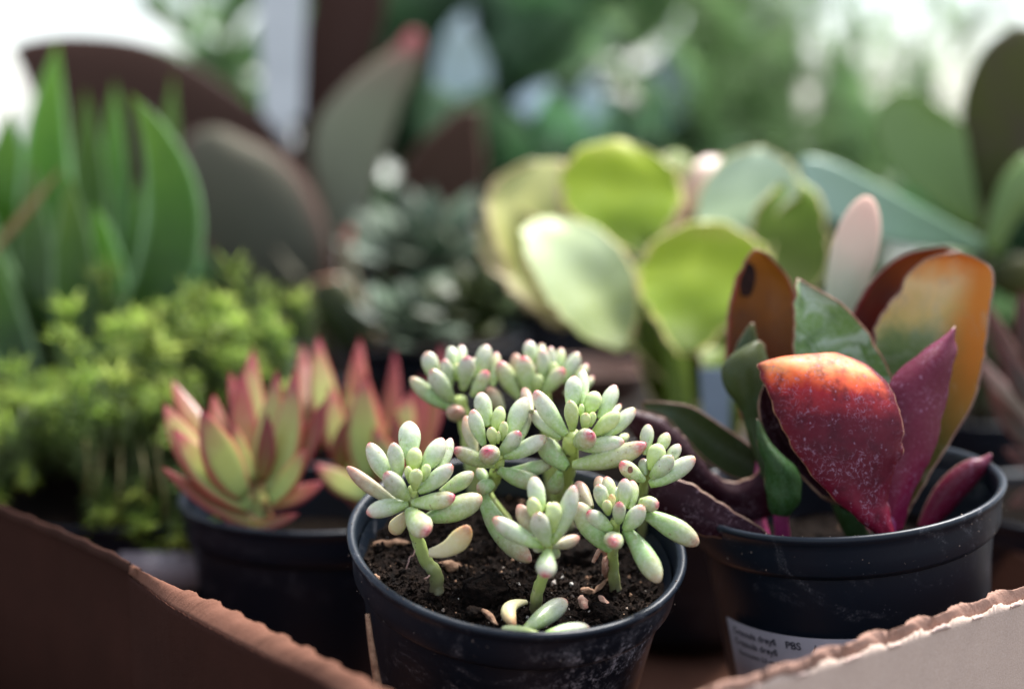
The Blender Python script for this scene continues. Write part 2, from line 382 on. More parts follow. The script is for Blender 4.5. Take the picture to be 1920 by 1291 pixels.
# ------------------------------------------------------------------ pots
def frame(n):
    u = Vector((0, 1, 0)).cross(n).normalized(); return u, n.cross(u)
def pot(label, c, n, r=.045, h=.085, collar=.0115, soil_drop=.009, mat='pot', rough_soil=True, rb=.72, step=.0022, crumbs=0, group='black plastic nursery pots', soil=True, seed=1, name='plant_pot'):
    n = n.normalized(); u, v = frame(n)
    base = c - n * h
    t = thing(name, label, 'pot', base, group)
    def lathe(prof, seg=72):
        mb = MB(); V = []; F = []; U = []
        for k, (rr, zz) in enumerate(prof):
            for j in range(seg):
                an = 2 * math.pi * j / seg
                q = 1 + .004 * math.sin(2 * an + seed) + .0025 * math.sin(3 * an + seed * 2)
                V.append(c + (u * math.cos(an) + v * math.sin(an)) * rr * q + n * zz); U.append((j / seg, k / (len(prof) - 1)))
        for k in range(len(prof) - 1):
            for j in range(seg):
                jj = (j + 1) % seg; F.append((k * seg + j, k * seg + jj, (k + 1) * seg + jj, (k + 1) * seg + j))
        mb.add(V, F, U); return mb
    rc = r - .0012; rs = r - step - .0012
    # collar: inside up, over the lip, down the outside to the step
    rim = [(r - .0030, -.006), (r - .0026, -.0008), (r - .0020, -.0001), (r - .0010, .0003), (r - .0002, -.0001), (r, -.0008), (r - .0003, -.0016), (r - .0011, -.0022),
           (rc - .0002, -.004), (rc - .0006, -collar * .6), (rc - .0009, -collar + .0008), (rc - .0014, -collar), (rs - .0002, -collar - .0004), (rs - .0006, -collar - .0012), (rs - .0024, -collar - .0014)]
    lathe(rim).build('pot_rim', M[mat], t)
    body = [(rs - .0012, -collar + .001), (rs - .0012, -collar - .004)]
    for k in range(1, 9): body.append((rs - .0012 + (r * rb - rs) * (k / 8), -collar - (h - collar) * k / 8 + (.002 if k == 8 else 0)))
    body += [(r * rb - .002, -h), (0.0005, -h + .001)]
    inner = [(0.0005, -h + .003), (r * rb - .004, -h + .003), (rs - .0028, -collar - .001), (r - .0034, -.0058)]
    mbo = lathe(body + inner); mbo.build('pot_wall', M[mat], t)
    if soil:
        rsoil = r - .0038 if soil_drop < collar * .9 else rs - .0034 - (rs - r * rb) * (soil_drop - collar) / (h - collar)
        mb = MB(); V = [c - n * soil_drop]; F = []; U = [(0, 0)]; NR, SG = (34, 96) if rough_soil else (6, 24)
        for i in range(1, NR + 1):
            for j in range(SG):
                an = 2 * math.pi * j / SG; rr = rsoil * i / NR
                p = c + (u * math.cos(an) + v * math.sin(an)) * rr
                q = p * 90
                hh = .0022 * noise.noise(q) + .0016 * noise.noise(p * 260) + .0009 * noise.noise(p * 700) if rough_soil else .001 * noise.noise(q)
                V.append(p + n * (-soil_drop + hh)); U.append((i / NR, j / SG))
        for j in range(SG): F.append((0, 1 + j, 1 + (j + 1) % SG))
        for i in range(NR - 1):
            for j in range(SG):
                a = 1 + i * SG + j; b = 1 + i * SG + (j + 1) % SG; F.append((a, a + SG, b + SG, b))
        mb.add(V, F, U); mb.build('soil', M['soil' if rough_soil else 'soil_far'], t)
    if crumbs:
        rr_ = random.Random(seed)
        def bits(name, mt, count, smin, smax):
            mb = MB()
            for _ in range(count):
                an = rr_.random() * 6.283; q = (rsoil - .002) * math.sqrt(rr_.random()); p = c + (u * math.cos(an) + v * math.sin(an)) * q - n * soil_drop
                hh = .0022 * noise.noise((p + n * soil_drop) * 90) + .0016 * noise.noise((p + n * soil_drop) * 260)
                s = smin + (smax - smin) * rr_.random() ** 3; p = p + n * (hh + s * .35)
                ax = [Vector([rr_.uniform(-1, 1) for _ in range(3)]).normalized() for _ in range(8)]
                e = [a_ * s * rr_.uniform(.45, .95) for a_ in (ax[0], ax[0].cross(ax[1]).normalized(), ax[0].cross(ax[1]).cross(ax[0]).normalized())]
                V = [p + e[0], p + e[1], p + e[2], p - e[0] * rr_.uniform(.5, 1), p - e[1], p - e[2] * rr_.uniform(.5, 1)]
                mb.add(V, [(0, 1, 2), (1, 3, 2), (3, 4, 2), (4, 0, 2), (1, 0, 5), (3, 1, 5), (4, 3, 5), (0, 4, 5)])
            tag(mb.build(name, mt, t, smooth=False), kind='stuff')
        bits('soil_crumbs', M['crumb'], crumbs, .0003, .0016)
        bits('perlite_grains', M['perlite'], crumbs // 22, .0002, .0013)
        bits('wood_fibres', M['bark'], crumbs // 24, .0003, .0011)
    return t

def rim_specks(t, c, n, r, count, seed):
    u, v = frame(n.normalized()); rr_ = random.Random(seed); mb = MB()
    for _ in range(count):
        an = rr_.random() * 6.283; low = rr_.random() < .45
        s_ = rr_.uniform(.00008, .00030); q = (r - .0012, .0003) if not low else (r - .0008, -rr_.uniform(.002, .011))
        p = c + (u * math.cos(an) + v * math.sin(an)) * q[0] + n * q[1]
        e = [Vector([rr_.uniform(-1, 1) for _ in range(3)]).normalized() * s_ for _ in range(2)]; e.append(e[0].cross(e[1]).normalized() * s_)
        V = [p + e[0], p + e[1], p + e[2], p - e[0], p - e[1], p - e[2]]
        mb.add(V, [(0, 1, 2), (1, 3, 2), (3, 4, 2), (4, 0, 2), (1, 0, 5), (3, 1, 5), (4, 3, 5), (0, 4, 5)])
    tag(mb.build('rim_grit', M['grit'], t, smooth=False), kind='stuff')
def normal(a, b):
    return Vector((a, b, math.sqrt(1 - a * a - b * b)))
CA, NA = Vector((.00146, .3636, .07105)), normal(.08463, -.24151)
CB, NB = Vector((.0938, .39435, .07698)), normal(-.12555, -.03274)
CC, NC = Vector((-.06503, .45995, .05634)), normal(.02713, .00626)
SOIL_A = CA - NA * .010
pot('front black nursery pot with pale dust stains, holding the jelly bean sprigs', CA, NA, h=.088, mat='pot_salt', soil_drop=.010, crumbs=6500, seed=3)
rim_specks([o for o in col.objects if o.name == 'plant_pot'][0], CA, NA, .045, 170, 5)
potB = pot('black nursery pot with a white sticker, standing under the purple leaves', CB, NB, h=.096, soil_drop=.021, rb=.78, crumbs=500, seed=5)
pot('blurred black nursery pot under the red tipped rosette', CC, NC, h=.078, soil_drop=.018, rb=.76, mat='pot_far', rough_soil=False, seed=8)

rim_specks(potB, CB, NB, .045, 130, 6)
# ------------------------------------------------------------------ sticker with lettering on the right pot
def on_potB(ang, z, out):                                # ang measured from the side facing the camera, z below the rim
    u, v = frame(NB); r = .045 - .0022 - .0012; rb = .045 * .78
    rr = r - .0012 + (rb - r) * max(0, (z - .0115)) / (.096 - .0115)
    if z > .0175: rr = r + (rb - r) * ((z - .0115) / (.096 - .0115))
    a = -math.pi / 2 + ang
    return CB + (u * math.cos(a) + v * math.sin(a)) * (rr + out) - NB * z
mb = MB(); V = []; F = []; NXs = 40
for k, z in enumerate((.0292, .045, .062)):
    for s_ in (0, 1):
        for j in range(NXs + 1): V.append(on_potB(-1.20 + 1.58 * j / NXs, z, .0002 + .00015 * s_))
Wd = NXs + 1
for k in range(2):
    for j in range(NXs):
        a = (2 * k + 1) * Wd + j; F.append((a, a + 1, a + 1 + 2 * Wd, a + 2 * Wd))
        a = (2 * k) * Wd + j; F.append((a + 1, a, a + 2 * Wd, a + 1 + 2 * Wd))
for j in range(NXs): F.append((j, j + 1, Wd + j + 1, Wd + j))
mb.add(V, F); stick = mb.build('sticker', M['paper'], potB)
def lettering(txt, ang0, z0, size, name='lettering'):
    fc = bpy.data.curves.new('t', 'FONT'); fc.body = txt; fc.size = size; fc.extrude = 0; fc.offset = size * .018
    fo = bpy.data.objects.new('t', fc); col.objects.link(fo); bpy.context.view_layer.update()
    me = bpy.data.meshes.new_from_object(fo.evaluated_get(bpy.context.evaluated_depsgraph_get()))
    bpy.data.objects.remove(fo)
    mb = MB(); mb.add([on_potB(ang0 + v.co.x / .041, z0 - v.co.y, .00050) for v in me.vertices], [tuple(p.vertices) for p in me.polygons])
    bpy.data.meshes.remove(me); return mb.build(name, M['ink'], stick, smooth=False)
lettering('Crassula dreyfi', -1.13, .0328, .0027)
lettering('Crassula dreyfi', -1.13, .0359, .0027)
lettering('Kamerplant 2,5 cm licht', -1.10, .0388, .0018)
lettering('PBS', -.665, .0329, .0030)
lettering('/', -.47, .0331, .0028)

# ------------------------------------------------------------------ the jelly bean sprigs
c1 = lambda x, y: (640 + x / 2.806, 620 + y / 2.806)
c2 = lambda x, y: (640 + x / 2.8235, 860 + y / 2.8235)
SG = 'jelly bean succulent sprigs rooted in the front pot'
def sprig(label, crown_d, stem, leaves, stem_w=30, mat_stem='stem'):
    """stem: photo points from crown to soil; leaves in enlarged-crop units: base, tip, width, tip depth mm, variant"""
    n = len(stem); foot = PPL(*stem[-1], SOIL_A, NA) - NA * .001; fd = depth(foot); pts = []
    for i, (x, y) in enumerate(stem):
        t = i / (n - 1); pts.append(P(x, y, crown_d + (fd - crown_d) * t) if i < n - 1 else foot)
    t_ = thing('succulent_sprig', label, 'succulent', foot, SG)
    sm = catmull(pts, 5)[::-1]
    mb = MB(); k = crown_d / FPX
    tube(mb, sm, [stem_w * .86 * k / 2 * (1.12 - .3 * i / (len(sm) - 1)) * (1 + .06 * math.sin(i * 2.1)) for i in range(len(sm))], 12, .12)
    mb.build('stem', M['stem'], t_)
    for L in leaves:
        bx, by, tx, ty, wd, dt = L[:6]; var = L[6] if len(L) > 6 else 'jelly'; db = L[7] if len(L) > 7 else dt * .2
        a = P(*c1(bx, by), crown_d + db / 1000); b = P(*c1(tx, ty), crown_d + dt / 1000)
        ln = (b - a).length; wm = wd / 2.806 * (crown_d / FPX)
        bend = Vector((0, 0, -1)) * ln * .09 if abs((b - a).normalized().z) < .85 else (b - a).cross(Vector((0, 1, 0))).normalized() * ln * .05 * rnd.choice((-1, 1))
        if len(L) > 8: bend = Vector((L[8] / 1000, 0, L[9] / 1000))
        mb = MB()
        fleshy(mb, a, b, wm * rnd.uniform(.88, 1.02), flat=rnd.uniform(.74, .9), bend=bend, prof='bean' if ln > wm * 1.35 else 'stout', wob=.07, rings=15, seg=14)
        mb.build('leaf', M[var], t_)
    return t_
J, JB, JP, JD, JG = 'jelly', 'jelly_bud', 'jelly_pink', 'jelly_dull', 'jelly_grey'
s1 = sprig('leftmost jelly bean sprig, leaning left over the pot with a yellowing leaf on its stem', .356,
      [(775, 915), (772, 950), (780, 1000), (797, 1048), (817, 1075), (819, 1104)],
      [(370, 690, 358, 473, 118, 5), (270, 800, 143, 588, 100, 1), (300, 780, 270, 587, 96, -2), (350, 880, 232, 742, 112, -7),
       (300, 910, 28, 712, 88, 4, JG), (350, 915, 132, 962, 96, -3, J, 0, 0, 1.0), (355, 940, 455, 1060, 128, -9, JP, -1),
       (388, 830, 400, 730, 80, -5, JB), (362, 800, 345, 712, 50, -3, JB), (425, 790, 452, 700, 56, -2, JB), (370, 735, 388, 612, 92, 1, JB),
       (425, 740, 535, 562, 108, 4), (500, 760, 578, 562, 82, 8, J), (405, 845, 585, 702, 102, -1), (520, 850, 695, 742, 92, 4, JD),
       (370, 905, 600, 868, 104, -3, JP), (450, 985, 740, 868, 140, 1, JD), (340, 960, 262, 1058, 88, 6, 'yellow')], 30)
mb = MB(); A_ = P(*c1(462, 1168), .352); B_ = P(*c1(668, 1020), .349)
fleshy(mb, A_, B_, 108 / 2.806 * .352 / FPX, .6, bend=Vector((.0024, -.0004, -.0030)), prof='bean', rings=18, seg=14, wob=.12)
tag(mb.build('leaf', M['yellow'], s1), 'yellow drying leaf hooked upward at its tip')
mb = MB(); tube(mb, catmull([P(778, 1031, .352), P(775, 1040, .350), P(768, 1044, .349), P(766, 1053, .348), P(761, 1066, .348)], 4), [.00016 - .000005 * i for i in range(17)], 6)
mb.build('aerial_root', M['root'], s1)
mb = MB(); tube(mb, catmull([P(806, 1078, .354), P(800, 1083, .353), P(796, 1084, .352)], 3), [.0002] * 7, 6)
mb.build('aerial_root', M['root'], s1)
s2 = sprig('centre left jelly bean sprig, bending at a knuckle behind the leftmost sprig', .372,
      [(935, 850), (931, 885), (922, 905), (908, 922), (925, 950), (950, 985), (962, 1012)],
      [(775, 500, 733, 322, 104, 4), (750, 600, 690, 412, 88, -1), (802, 540, 838, 396, 82, 1, JB), (880, 580, 978, 350, 112, 3), (925, 600, 988, 405, 72, 7),
       (800, 600, 783, 508, 62, -4, JB), (845, 575, 855, 476, 54, -3, JB), (825, 590, 826, 528, 32, -4, JB), (835, 640, 940, 528, 92, -3, J),
       (800, 665, 766, 628, 116, -9, JP, 0), (855, 660, 1080, 555, 96, -2), (805, 705, 592, 618, 96, -3, JP), (705, 640, 655, 445, 80, 7, JG),
       (850, 742, 1120, 690, 84, 4, JD), (825, 730, 1055, 800, 108, 0, JD), (745, 860, 1000, 1215, 122, -5, JD, 1, -3.2, -1.0), (800, 800, 712, 830, 86, -2, JD), (770, 800, 720, 720, 66, 5, JD)], 34)
s3 = sprig('tallest jelly bean sprig in the centre, on a thick upright stem', .371,
      [(1073, 815), (1066, 860), (1056, 905), (1052, 940), (1056, 985)],
      [(1180, 545, 1018, 312, 104, -1), (1000, 425, 962, 300, 78, 12, JG), (1205, 420, 1224, 236, 102, 3), (1268, 400, 1270, 200, 80, 7), (1215, 525, 1200, 366, 86, -5, JB),
       (1300, 440, 1348, 320, 88, 1, JB), (1360, 460, 1442, 284, 96, 5), (1285, 520, 1288, 432, 62, -4, JB), (1310, 500, 1328, 428, 46, -3, JB), (1262, 450, 1262, 384, 38, -1, JB),
       (1320, 545, 1462, 424, 90, -1, JB), (1375, 555, 1545, 405, 90, 4), (1235, 590, 1318, 538, 112, -8, JP, 0), (1245, 605, 1490, 580, 102, -3, J, 0, 0, -1.),
       (1215, 705, 1608, 592, 116, -4, JP, 0, 0, -2.2), (1190, 720, 1040, 560, 118, 5, JD), (1160, 560, 1000, 420, 90, 6, J), (1400, 460, 1470, 385, 46, 9, JP), (1440, 580, 1510, 545, 48, 7, JP),
       (1150, 740, 1110, 850, 96, 6, JD)], 46)
s4 = sprig('back left jelly bean sprig, half hidden behind the centre sprigs', .400,
      [(862, 745), (868, 780), (880, 830), (890, 900), (895, 950)],
      [(500, 260, 452, 108, 90, 0), (572, 300, 540, 148, 70, -3), (585, 370, 472, 202, 96, -6), (600, 190, 572, 82, 70, 5), (632, 180, 632, 75, 62, 6), (640, 310, 662, 132, 96, -5),
       (730, 260, 768, 72, 98, 3), (795, 290, 818, 112, 68, 6, JP), (690, 340, 768, 208, 86, -5, JP), (570, 405, 362, 245, 92, -3, JD), (598, 440, 606, 415, 108, -9, JG, 0),
       (610, 260, 612, 170, 50, -2, JB), (850, 420, 772, 295, 86, 1, JG), (590, 215, 560, 120, 60, 4, J), (700, 240, 700, 140, 60, 4)], 34)
s5 = sprig('back right jelly bean sprig with the pinkest leaf tips', .404,
      [(1020, 730), (1022, 765), (1030, 820), (1035, 900), (1036, 940)],
      [(1000, 190, 984, 52, 84, 3), (955, 270, 916, 118, 80, 3, JG), (990, 330, 962, 132, 102, -4, JP), (935, 350, 830, 160, 98, -2, JP), (1050, 280, 1062, 98, 78, -1),
       (1095, 260, 1100, 82, 62, 2), (1140, 210, 1158, 90, 62, 4, JP), (1160, 270, 1246, 112, 86, 2), (1060, 320, 1170, 196, 88, -5, JP), (1225, 265, 1296, 175, 56, 5, JP),
       (1250, 320, 1326, 240, 52, 4, JP), (1055, 150, 1053, 68, 52, 7, JP), (1110, 270, 1118, 165, 54, -2, JB), (1170, 330, 1290, 290, 56, 2, JG), (1030, 330, 1040, 230, 60, -4, JB)], 34)
s6 = sprig('small right jelly bean sprig with a brown scar on one leaf', .367,
      [(1222, 860), (1214, 885), (1206, 915), (1204, 960), (1206, 1010)],
      [(1602, 650, 1618, 490, 82, 3), (1665, 640, 1718, 535, 76, 3, JP), (1630, 730, 1680, 595, 96, -2, JB), (1700, 700, 1780, 595, 68, 2), (1630, 770, 1742, 655, 88, -4),
       (1620, 808, 1862, 662, 96, -1), (1592, 785, 1468, 690, 84, -5, JP), (1600, 760, 1590, 670, 60, 2, J)], 22)
mb = MB(); fleshy(mb, P(*c1(1520, 712), .3615), P(*c1(1520, 748), .3615), .0014, .35, prof='stout', rings=8, seg=10); mb.build('leaf_scar', M['scar'], s6)
s7 = sprig('frontmost jelly bean sprig, rooted by the pot edge behind two fallen leaves', .344,
      [(1028, 1012), (1027, 1040), (1020, 1075), (1008, 1110), (1003, 1147)],
      [(1050, 950, 1010, 765, 108, 4), (1045, 1010, 1000, 875, 84, -1, JB), (1088, 1130, 1030, 955, 108, -5, J), (1065, 1130, 798, 982, 96, -3, J, 0, 0, -1.6), (1110, 1060, 1128, 900, 98, -2, JB),
       (1105, 1115, 1224, 810, 98, 1, J, 0, 1.4, -.8), (1020, 1070, 932, 912, 86, 5, JG), (1085, 960, 1098, 900, 42, 3, JB), (1110, 1130, 1252, 1082, 76, 6, JG), (1080, 1120, 1010, 1140, 60, 4, J),
       (1088, 1155, 1072, 1292, 122, -7, J, -1), (1095, 1110, 1140, 1190, 62, 6, JD)], 27)
s8 = sprig('front right jelly bean sprig with one long leaf hanging down over the soil', .355,
      [(1153, 975), (1153, 1010), (1149, 1040), (1150, 1070), (1155, 1104)],
      [(1435, 900, 1392, 765, 84, 4, JP), (1395, 940, 1352, 805, 82, -1), (1480, 940, 1492, 775, 80, 1), (1520, 935, 1532, 785, 76, 4, JP), (1425, 930, 1420, 858, 44, -2, 'yellow'),
       (1405, 965, 1398, 892, 56, -4, JB), (1460, 1010, 1462, 900, 78, -7, J), (1420, 1045, 1295, 948, 98, -3), (1490, 1045, 1588, 918, 98, -4), (1570, 900, 1670, 912, 88, -3, JP),
       (1385, 870, 1352, 765, 82, 8, JG), (1315, 930, 1240, 790, 92, 8, JG), (1420, 1150, 1240, 900, 138, -1, JD, 0, -1., -1.5), (1590, 960, 1880, 1125, 118, -3, JD, 0, .5, .8), (1495, 1045, 1672, 1325, 116, -8, JD, 0, 1., .5),
       (1440, 1070, 1428, 1108, 114, -9, JP, 0), (1460, 900, 1448, 820, 60, 3, J)], 25)

# fallen leaves, husks and clods on the soil
def lying(name, label, cat, a, b, wd, mt, lift=.0015, **kw):
    A = PPL(*a, SOIL_A + NA * lift, NA); B = PPL(*b, SOIL_A + NA * (lift + kw.pop('tip_up', 0)), NA); mb = MB()
    wm = wd * depth(A) / FPX
    fleshy(mb, A, B, wm, kw.pop('flat', .8), nrm=(NA * .5 + (CAM - A).normalized()).normalized(), wob=.1 if cat == 'leaf' else .7, rings=16, seg=14, **kw)
    return single(mb, name, M[mt], label, cat, kw.get('group'))
lying('fallen_leaf', 'fallen pale green leaf leaning up beside the frontmost stem', 'leaf', (984, 1182), (1062, 1124), 40, 'jelly', .006)
lying('fallen_leaf', 'fallen pale leaf with a pink blunt end lying along the pot edge', 'leaf', (1012, 1196), (1106, 1176), 36, 'jelly', .0075)
lying('fallen_leaf', 'flat fallen leaf wedged left against the front pot edge', 'leaf', (1024, 1193), (940, 1177), 22, 'jelly_bud', .0085)
mb = MB(); fleshy(mb, PPL(986, 1128, SOIL_A + NA * .004, NA), PPL(966, 1174, SOIL_A + NA * .005, NA), .0038, .8, nrm=NA, bend=Vector((-.0058, -.001, .0030)), rings=18, seg=14)
single(mb, 'fallen_leaf', M['yellow'], 'curled yellow fallen leaf with a brown tip left of the frontmost stem', 'leaf')
lying('husk', 'thin brown dry husk lying against the pot edge', 'husk', (905, 1142), (935, 1172), 12, 'bark', .003, prof='strap')
lying('husk', 'pale shell shaped dry husk in front of the right stem', 'husk', (1090, 1118), (1097, 1141), 17, 'husk', .003, prof='stout')
lying('husk', 'crinkled pinkish dry husk in the right part of the soil', 'husk', (1124, 1117), (1145, 1139), 11, 'husk', .003, prof='strap')
lying('bark_chip', 'tan bark chip lying across the soil behind the husks', 'bark chip', (1088, 1106), (1118, 1108), 13, 'bark', .002, prof='strap')
lying('bark_chip', 'grey twig leaning from the bark chip to the right stem', 'twig', (1112, 1112), (1142, 1082), 9, 'bark', .003, prof='strap')
lying('bark_chip', 'long reddish bark chip behind the leftmost stem', 'bark chip', (700, 1022), (770, 1016), 17, 'bark', .001, prof='strap')
lying('bark_chip', 'orange bark crumb touching the left pot edge', 'bark chip', (697, 1080), (712, 1086), 12, 'bark', .003, prof='stout')
lying('bark_chip', 'wide brown bark chip behind the yellow hooked leaf', 'bark chip', (822, 1060), (870, 1062), 20, 'bark', .001, prof='strap')
mb = MB(); tube(mb, catmull([PPL(1138, 1080, SOIL_A, NA), P(1134, 1060, .366), P(1137, 1040, .367), P(1128, 1028, .366), P(1118, 1042, .366), P(1112, 1054, .366)], 4), [.0011 - .00003 * i for i in range(21)], 8, .4)
single(mb, 'dry_root', M['husk'], 'curled dry root standing just left of the right stem', 'root')
def clod(label, px, py, s, mt='soil', lift=.003, seed=0):
    p = PPL(px, py, SOIL_A + NA * lift, NA); mb = MB(); V = []; F = []; U = []; NL, NS = 22, 30
    for i in range(NL + 1):
        th = math.pi * i / NL
        for j in range(NS):
            ph = 2 * math.pi * j / NS; d = Vector((math.sin(th) * math.cos(ph), math.sin(th) * math.sin(ph), math.cos(th)))
            r_ = s * (1 + .3 * noise.noise(d * 1.6 + Vector((seed, 0, 0))) + .22 * noise.noise(d * 5 + Vector((0, seed, 0))) + .12 * noise.noise(d * 13))
            V.append(p + Vector((d.x * 1.15, d.y, d.z * .72)) * r_); U.append((0, 0))
    for i in range(NL):
        for j in range(NS):
            k = (j + 1) % NS; F.append((i * NS + j, i * NS + k, (i + 1) * NS + k, (i + 1) * NS + j))
    mb.add(V, F, U); return single(mb, 'soil_clod', M[mt], label, 'soil clod')
clod('big crumbly black soil clod in the middle of the front pot', 908, 1108, .0056, 'soil', .002, 3)
clod('small bluish black clod between the big clod and the pot edge', 890, 1148, .0022, 'crumb', .0015, 9)
clod('loose rounded soil clod at the right of the frontmost stem', 1130, 1150, .0036, 'soil', .001, 5)
clod('low soil clod behind the fallen leaves', 1085, 1040, .0050, 'soil', .000, 12)

# thin dry stalk standing in the gap left of the front pot
mb = MB(); tube(mb, catmull([P(689, 1150, .352), P(695, 1200, .350), P(703, 1250, .349), P(714, 1320, .348), P(722, 1420, .347)], 3), [.0006 + .00006 * i for i in range(13)], 8)
single(mb, 'dry_stalk', M['bark'], 'thin dry brown stalk leaning in the gap left of the front pot', 'stalk')

# ------------------------------------------------------------------ the purple leaved plant in the right pot
def kal_mats(key, **kw): M[key] = leaf_mat(key, **kw)
kal_mats('purple_face', stops=[(0, (.22, .005, .022)), (.35, (.085, .003, .010)), (.62, (.10, .003, .010)), (.76, (.36, .022, .016)), (.86, (.90, .18, .04)), (.94, (.98, .40, .14)), (1, (.9, .22, .07))],  # orange tip is partly pigment, partly sun glow painted in
         edge=(.12, .006, .01), edge_w=(.84, 1), spec=.22, rough=.5, scars=.6, transl=.20, vary=.03, mottle=(.05, .002, .008), mottle_scale=160, bloom=.05, bloom_col=(.30, .08, .12), scar_col=(.40, .24, .34))
kal_mats('purple_plain', stops=[(0, (.24, .008, .04)), (.4, (.13, .004, .018)), (.85, (.11, .004, .015)), (1, (.20, .03, .06))],
         spec=.3, rough=.46, scars=.55, transl=.2, vary=.05, bloom=.15, bloom_col=(.28, .06, .11), scar_col=(.38, .20, .30))
kal_mats('purple_dark', stops=[(0, (.022, .003, .008)), (.5, (.014, .002, .005)), (1, (.024, .004, .007))], spec=.12, rough=.55, scars=.25, transl=.08, vary=.1)
kal_mats('green_face', stops=[(0, (.06, .11, .015)), (.4, (.10, .19, .035)), (.8, (.18, .31, .08)), (1, (.28, .40, .16))],
         mottle=(.06, .13, .03), mottle_scale=130, vein=.75, bloom=.35, bloom_col=(.50, .58, .46), rough=.42, transl=.18, vary=.05)
kal_mats('sunset_face', stops=[(0, (.10, .07, .02)), (.35, (.11, .11, .02)), (.56, (.13, .22, .06)), (.66, (.22, .30, .10)), (.76, (.80, .62, .22)), (.88, (.98, .72, .34)), (1, (.95, .42, .10))],  # cream top and orange margin paint in the backlit glow
         side=[((.80, .27, .04), .50, .92, .25, .65)], vein=.22, bloom_col=(.5, .55, .4), rough=.42, transl=.5, vary=.03, spec=.3)
kal_mats('rust_face', spec=.25, stops=[(0, (.09, .004, .012)), (.35, (.11, .010, .010)), (.65, (.17, .045, .008)), (1, (.38, .11, .015))],
         edge=(.30, .04, .03), edge_w=(.85, 1), mottle=(.10, .035, .02), mottle_scale=80, rough=.45, transl=.3, vary=.05)
kal_mats('olive_face', spec=.2, stops=[(0, (.015, .02, .004)), (.5, (.025, .038, .008)), (1, (.05, .055, .015))], mottle=(.04, .06, .03), mottle_scale=90, bloom=.1, bloom_col=(.12, .15, .09), rough=.4, transl=.12, vary=.1)
kal_mats('deep_green_face', spec=.15, stops=[(0, (.016, .04, .006)), (.6, (.018, .045, .008)), (1, (.03, .04, .012))], mottle=(.03, .055, .02), mottle_scale=200, rough=.45, transl=.12, bloom=.2, bloom_col=(.10, .2, .12), vary=.1)
M['red_margin'] = simple_mat('red_leaf_margin', (.14, .03, .02), (.30, .15, .08), 300, .55)
M['tan_margin'] = simple_mat('tan_leaf_margin', (.22, .13, .085), (.14, .06, .04), 300, .6)
M['dark_patch'] = simple_mat('black_spot', (.010, .005, .004), (.025, .010, .008), 300, .8, .1)
footB = P(1668, 1030, .392)
kal = thing('succulent_plant', 'large succulent with cupped purple and orange leaves in the right pot', 'succulent', footB)
def kleaf(rows, d, bulge, mats, thick=.0014, label=None, parent=None, nrm=None, name='leaf', **kw):
    mb = MB(); blade(mb, brows(rows, d), bulge, thick, nrm, **kw)
    o = mb.build(name, [M[m] for m in mats], parent or kal)
    if label: o['label'] = label
    return o
kleaf([(1646, 1003, 1676, 1003, 2, 2), (1612, 975, 1668, 962, 0, 3), (1570, 938, 1664, 935, -1, 3), (1530, 897, 1672, 890, -1, 2), (1494, 850, 1688, 850, 0, 1), (1466, 795, 1690, 802, 1, 1),
       (1443, 742, 1678, 752, 2, 2), (1430, 703, 1655, 712, 3, 4), (1424, 682, 1618, 680, 4, 6), (1455, 672, 1572, 662, 6, 7)], .376, .0046, ('purple_face', 'green_face', 'red_margin'), .0016,
      'cupped purple leaf with painted sun glow in its orange tip', ripple=.0012, nx=18, sub=6)
kleaf([(1652, 1000, 1690, 992, 2, 3), (1660, 955, 1700, 955, 1, 4), (1664, 905, 1722, 900, 0, 5), (1664, 850, 1748, 848, 0, 6), (1660, 790, 1765, 790, 0, 6), (1658, 735, 1778, 725, 2, 6),
       (1690, 692, 1787, 680, 4, 6), (1738, 654, 1790, 640, 6, 7), (1783, 622, 1790, 613, 7, 7)], .387, .0045, ('purple_plain', 'green_face', 'tan_margin'), .0014, 'plain purple pointed leaf', ripple=.0012)
kleaf([(1600, 930, 1672, 930, 0, 0), (1530, 830, 1674, 820, 2, 0), (1497, 740, 1676, 745, 3, 1), (1490, 680, 1670, 705, 4, 2), (1489, 630, 1645, 655, 4, 3), (1489, 590, 1612, 605, 4, 4), (1491, 556, 1572, 566, 4, 5), (1494, 534, 1532, 543, 5, 6), (1496, 524, 1501, 525, 6, 6)],
      .397, -.008, ('green_face', 'purple_plain', 'red_margin'), .0015, 'green leaf seen from its inner face', ripple=.001)
kleaf([(1662, 1000, 1690, 985, 0, 0), (1668, 950, 1706, 955, 2, 0), (1665, 880, 1742, 890, 4, 0), (1655, 800, 1786, 820, 7, 1), (1645, 720, 1828, 745, 9, 2), (1640, 650, 1845, 665, 10, 3),
       (1648, 598, 1855, 590, 11, 4), (1684, 552, 1862, 535, 12, 6), (1704, 514, 1857, 503, 13, 8), (1738, 486, 1830, 484, 14, 11), (1775, 476, 1800, 474, 14, 14)],
      .400, -.010, ('sunset_face', 'purple_plain', 'tan_margin'), .0017, 'tall upright leaf with painted orange and yellow glow', ripple=.001, nx=18)
kleaf([(1440, 900, 1480, 900), (1400, 800, 1500, 800), (1365, 700, 1503, 720), (1362, 635, 1500, 650), (1368, 570, 1496, 590), (1384, 512, 1486, 535), (1400, 488, 1458, 496), (1416, 468, 1426, 470)],
      .424, -.006, ('rust_face', 'purple_dark', 'red_margin'), .0015, 'rust coloured leaf with a black spot', ripple=.001)
mb = MB(); fleshy(mb, P(1398, 555, .4245), P(1405, 492, .4245), .0048, .12, prof='stout', rings=10, seg=12); mb.build('leaf_spot', M['dark_patch'], kal)
kleaf([(1600, 760, 1680, 780), (1585, 640, 1670, 680), (1610, 565, 1690, 600), (1650, 510, 1720, 545), (1700, 476, 1770, 505), (1770, 462, 1800, 475)], .428, -.004, ('rust_face', 'purple_dark', 'tan_margin'), .0015, 'rust coloured leaf behind the tall orange leaf')
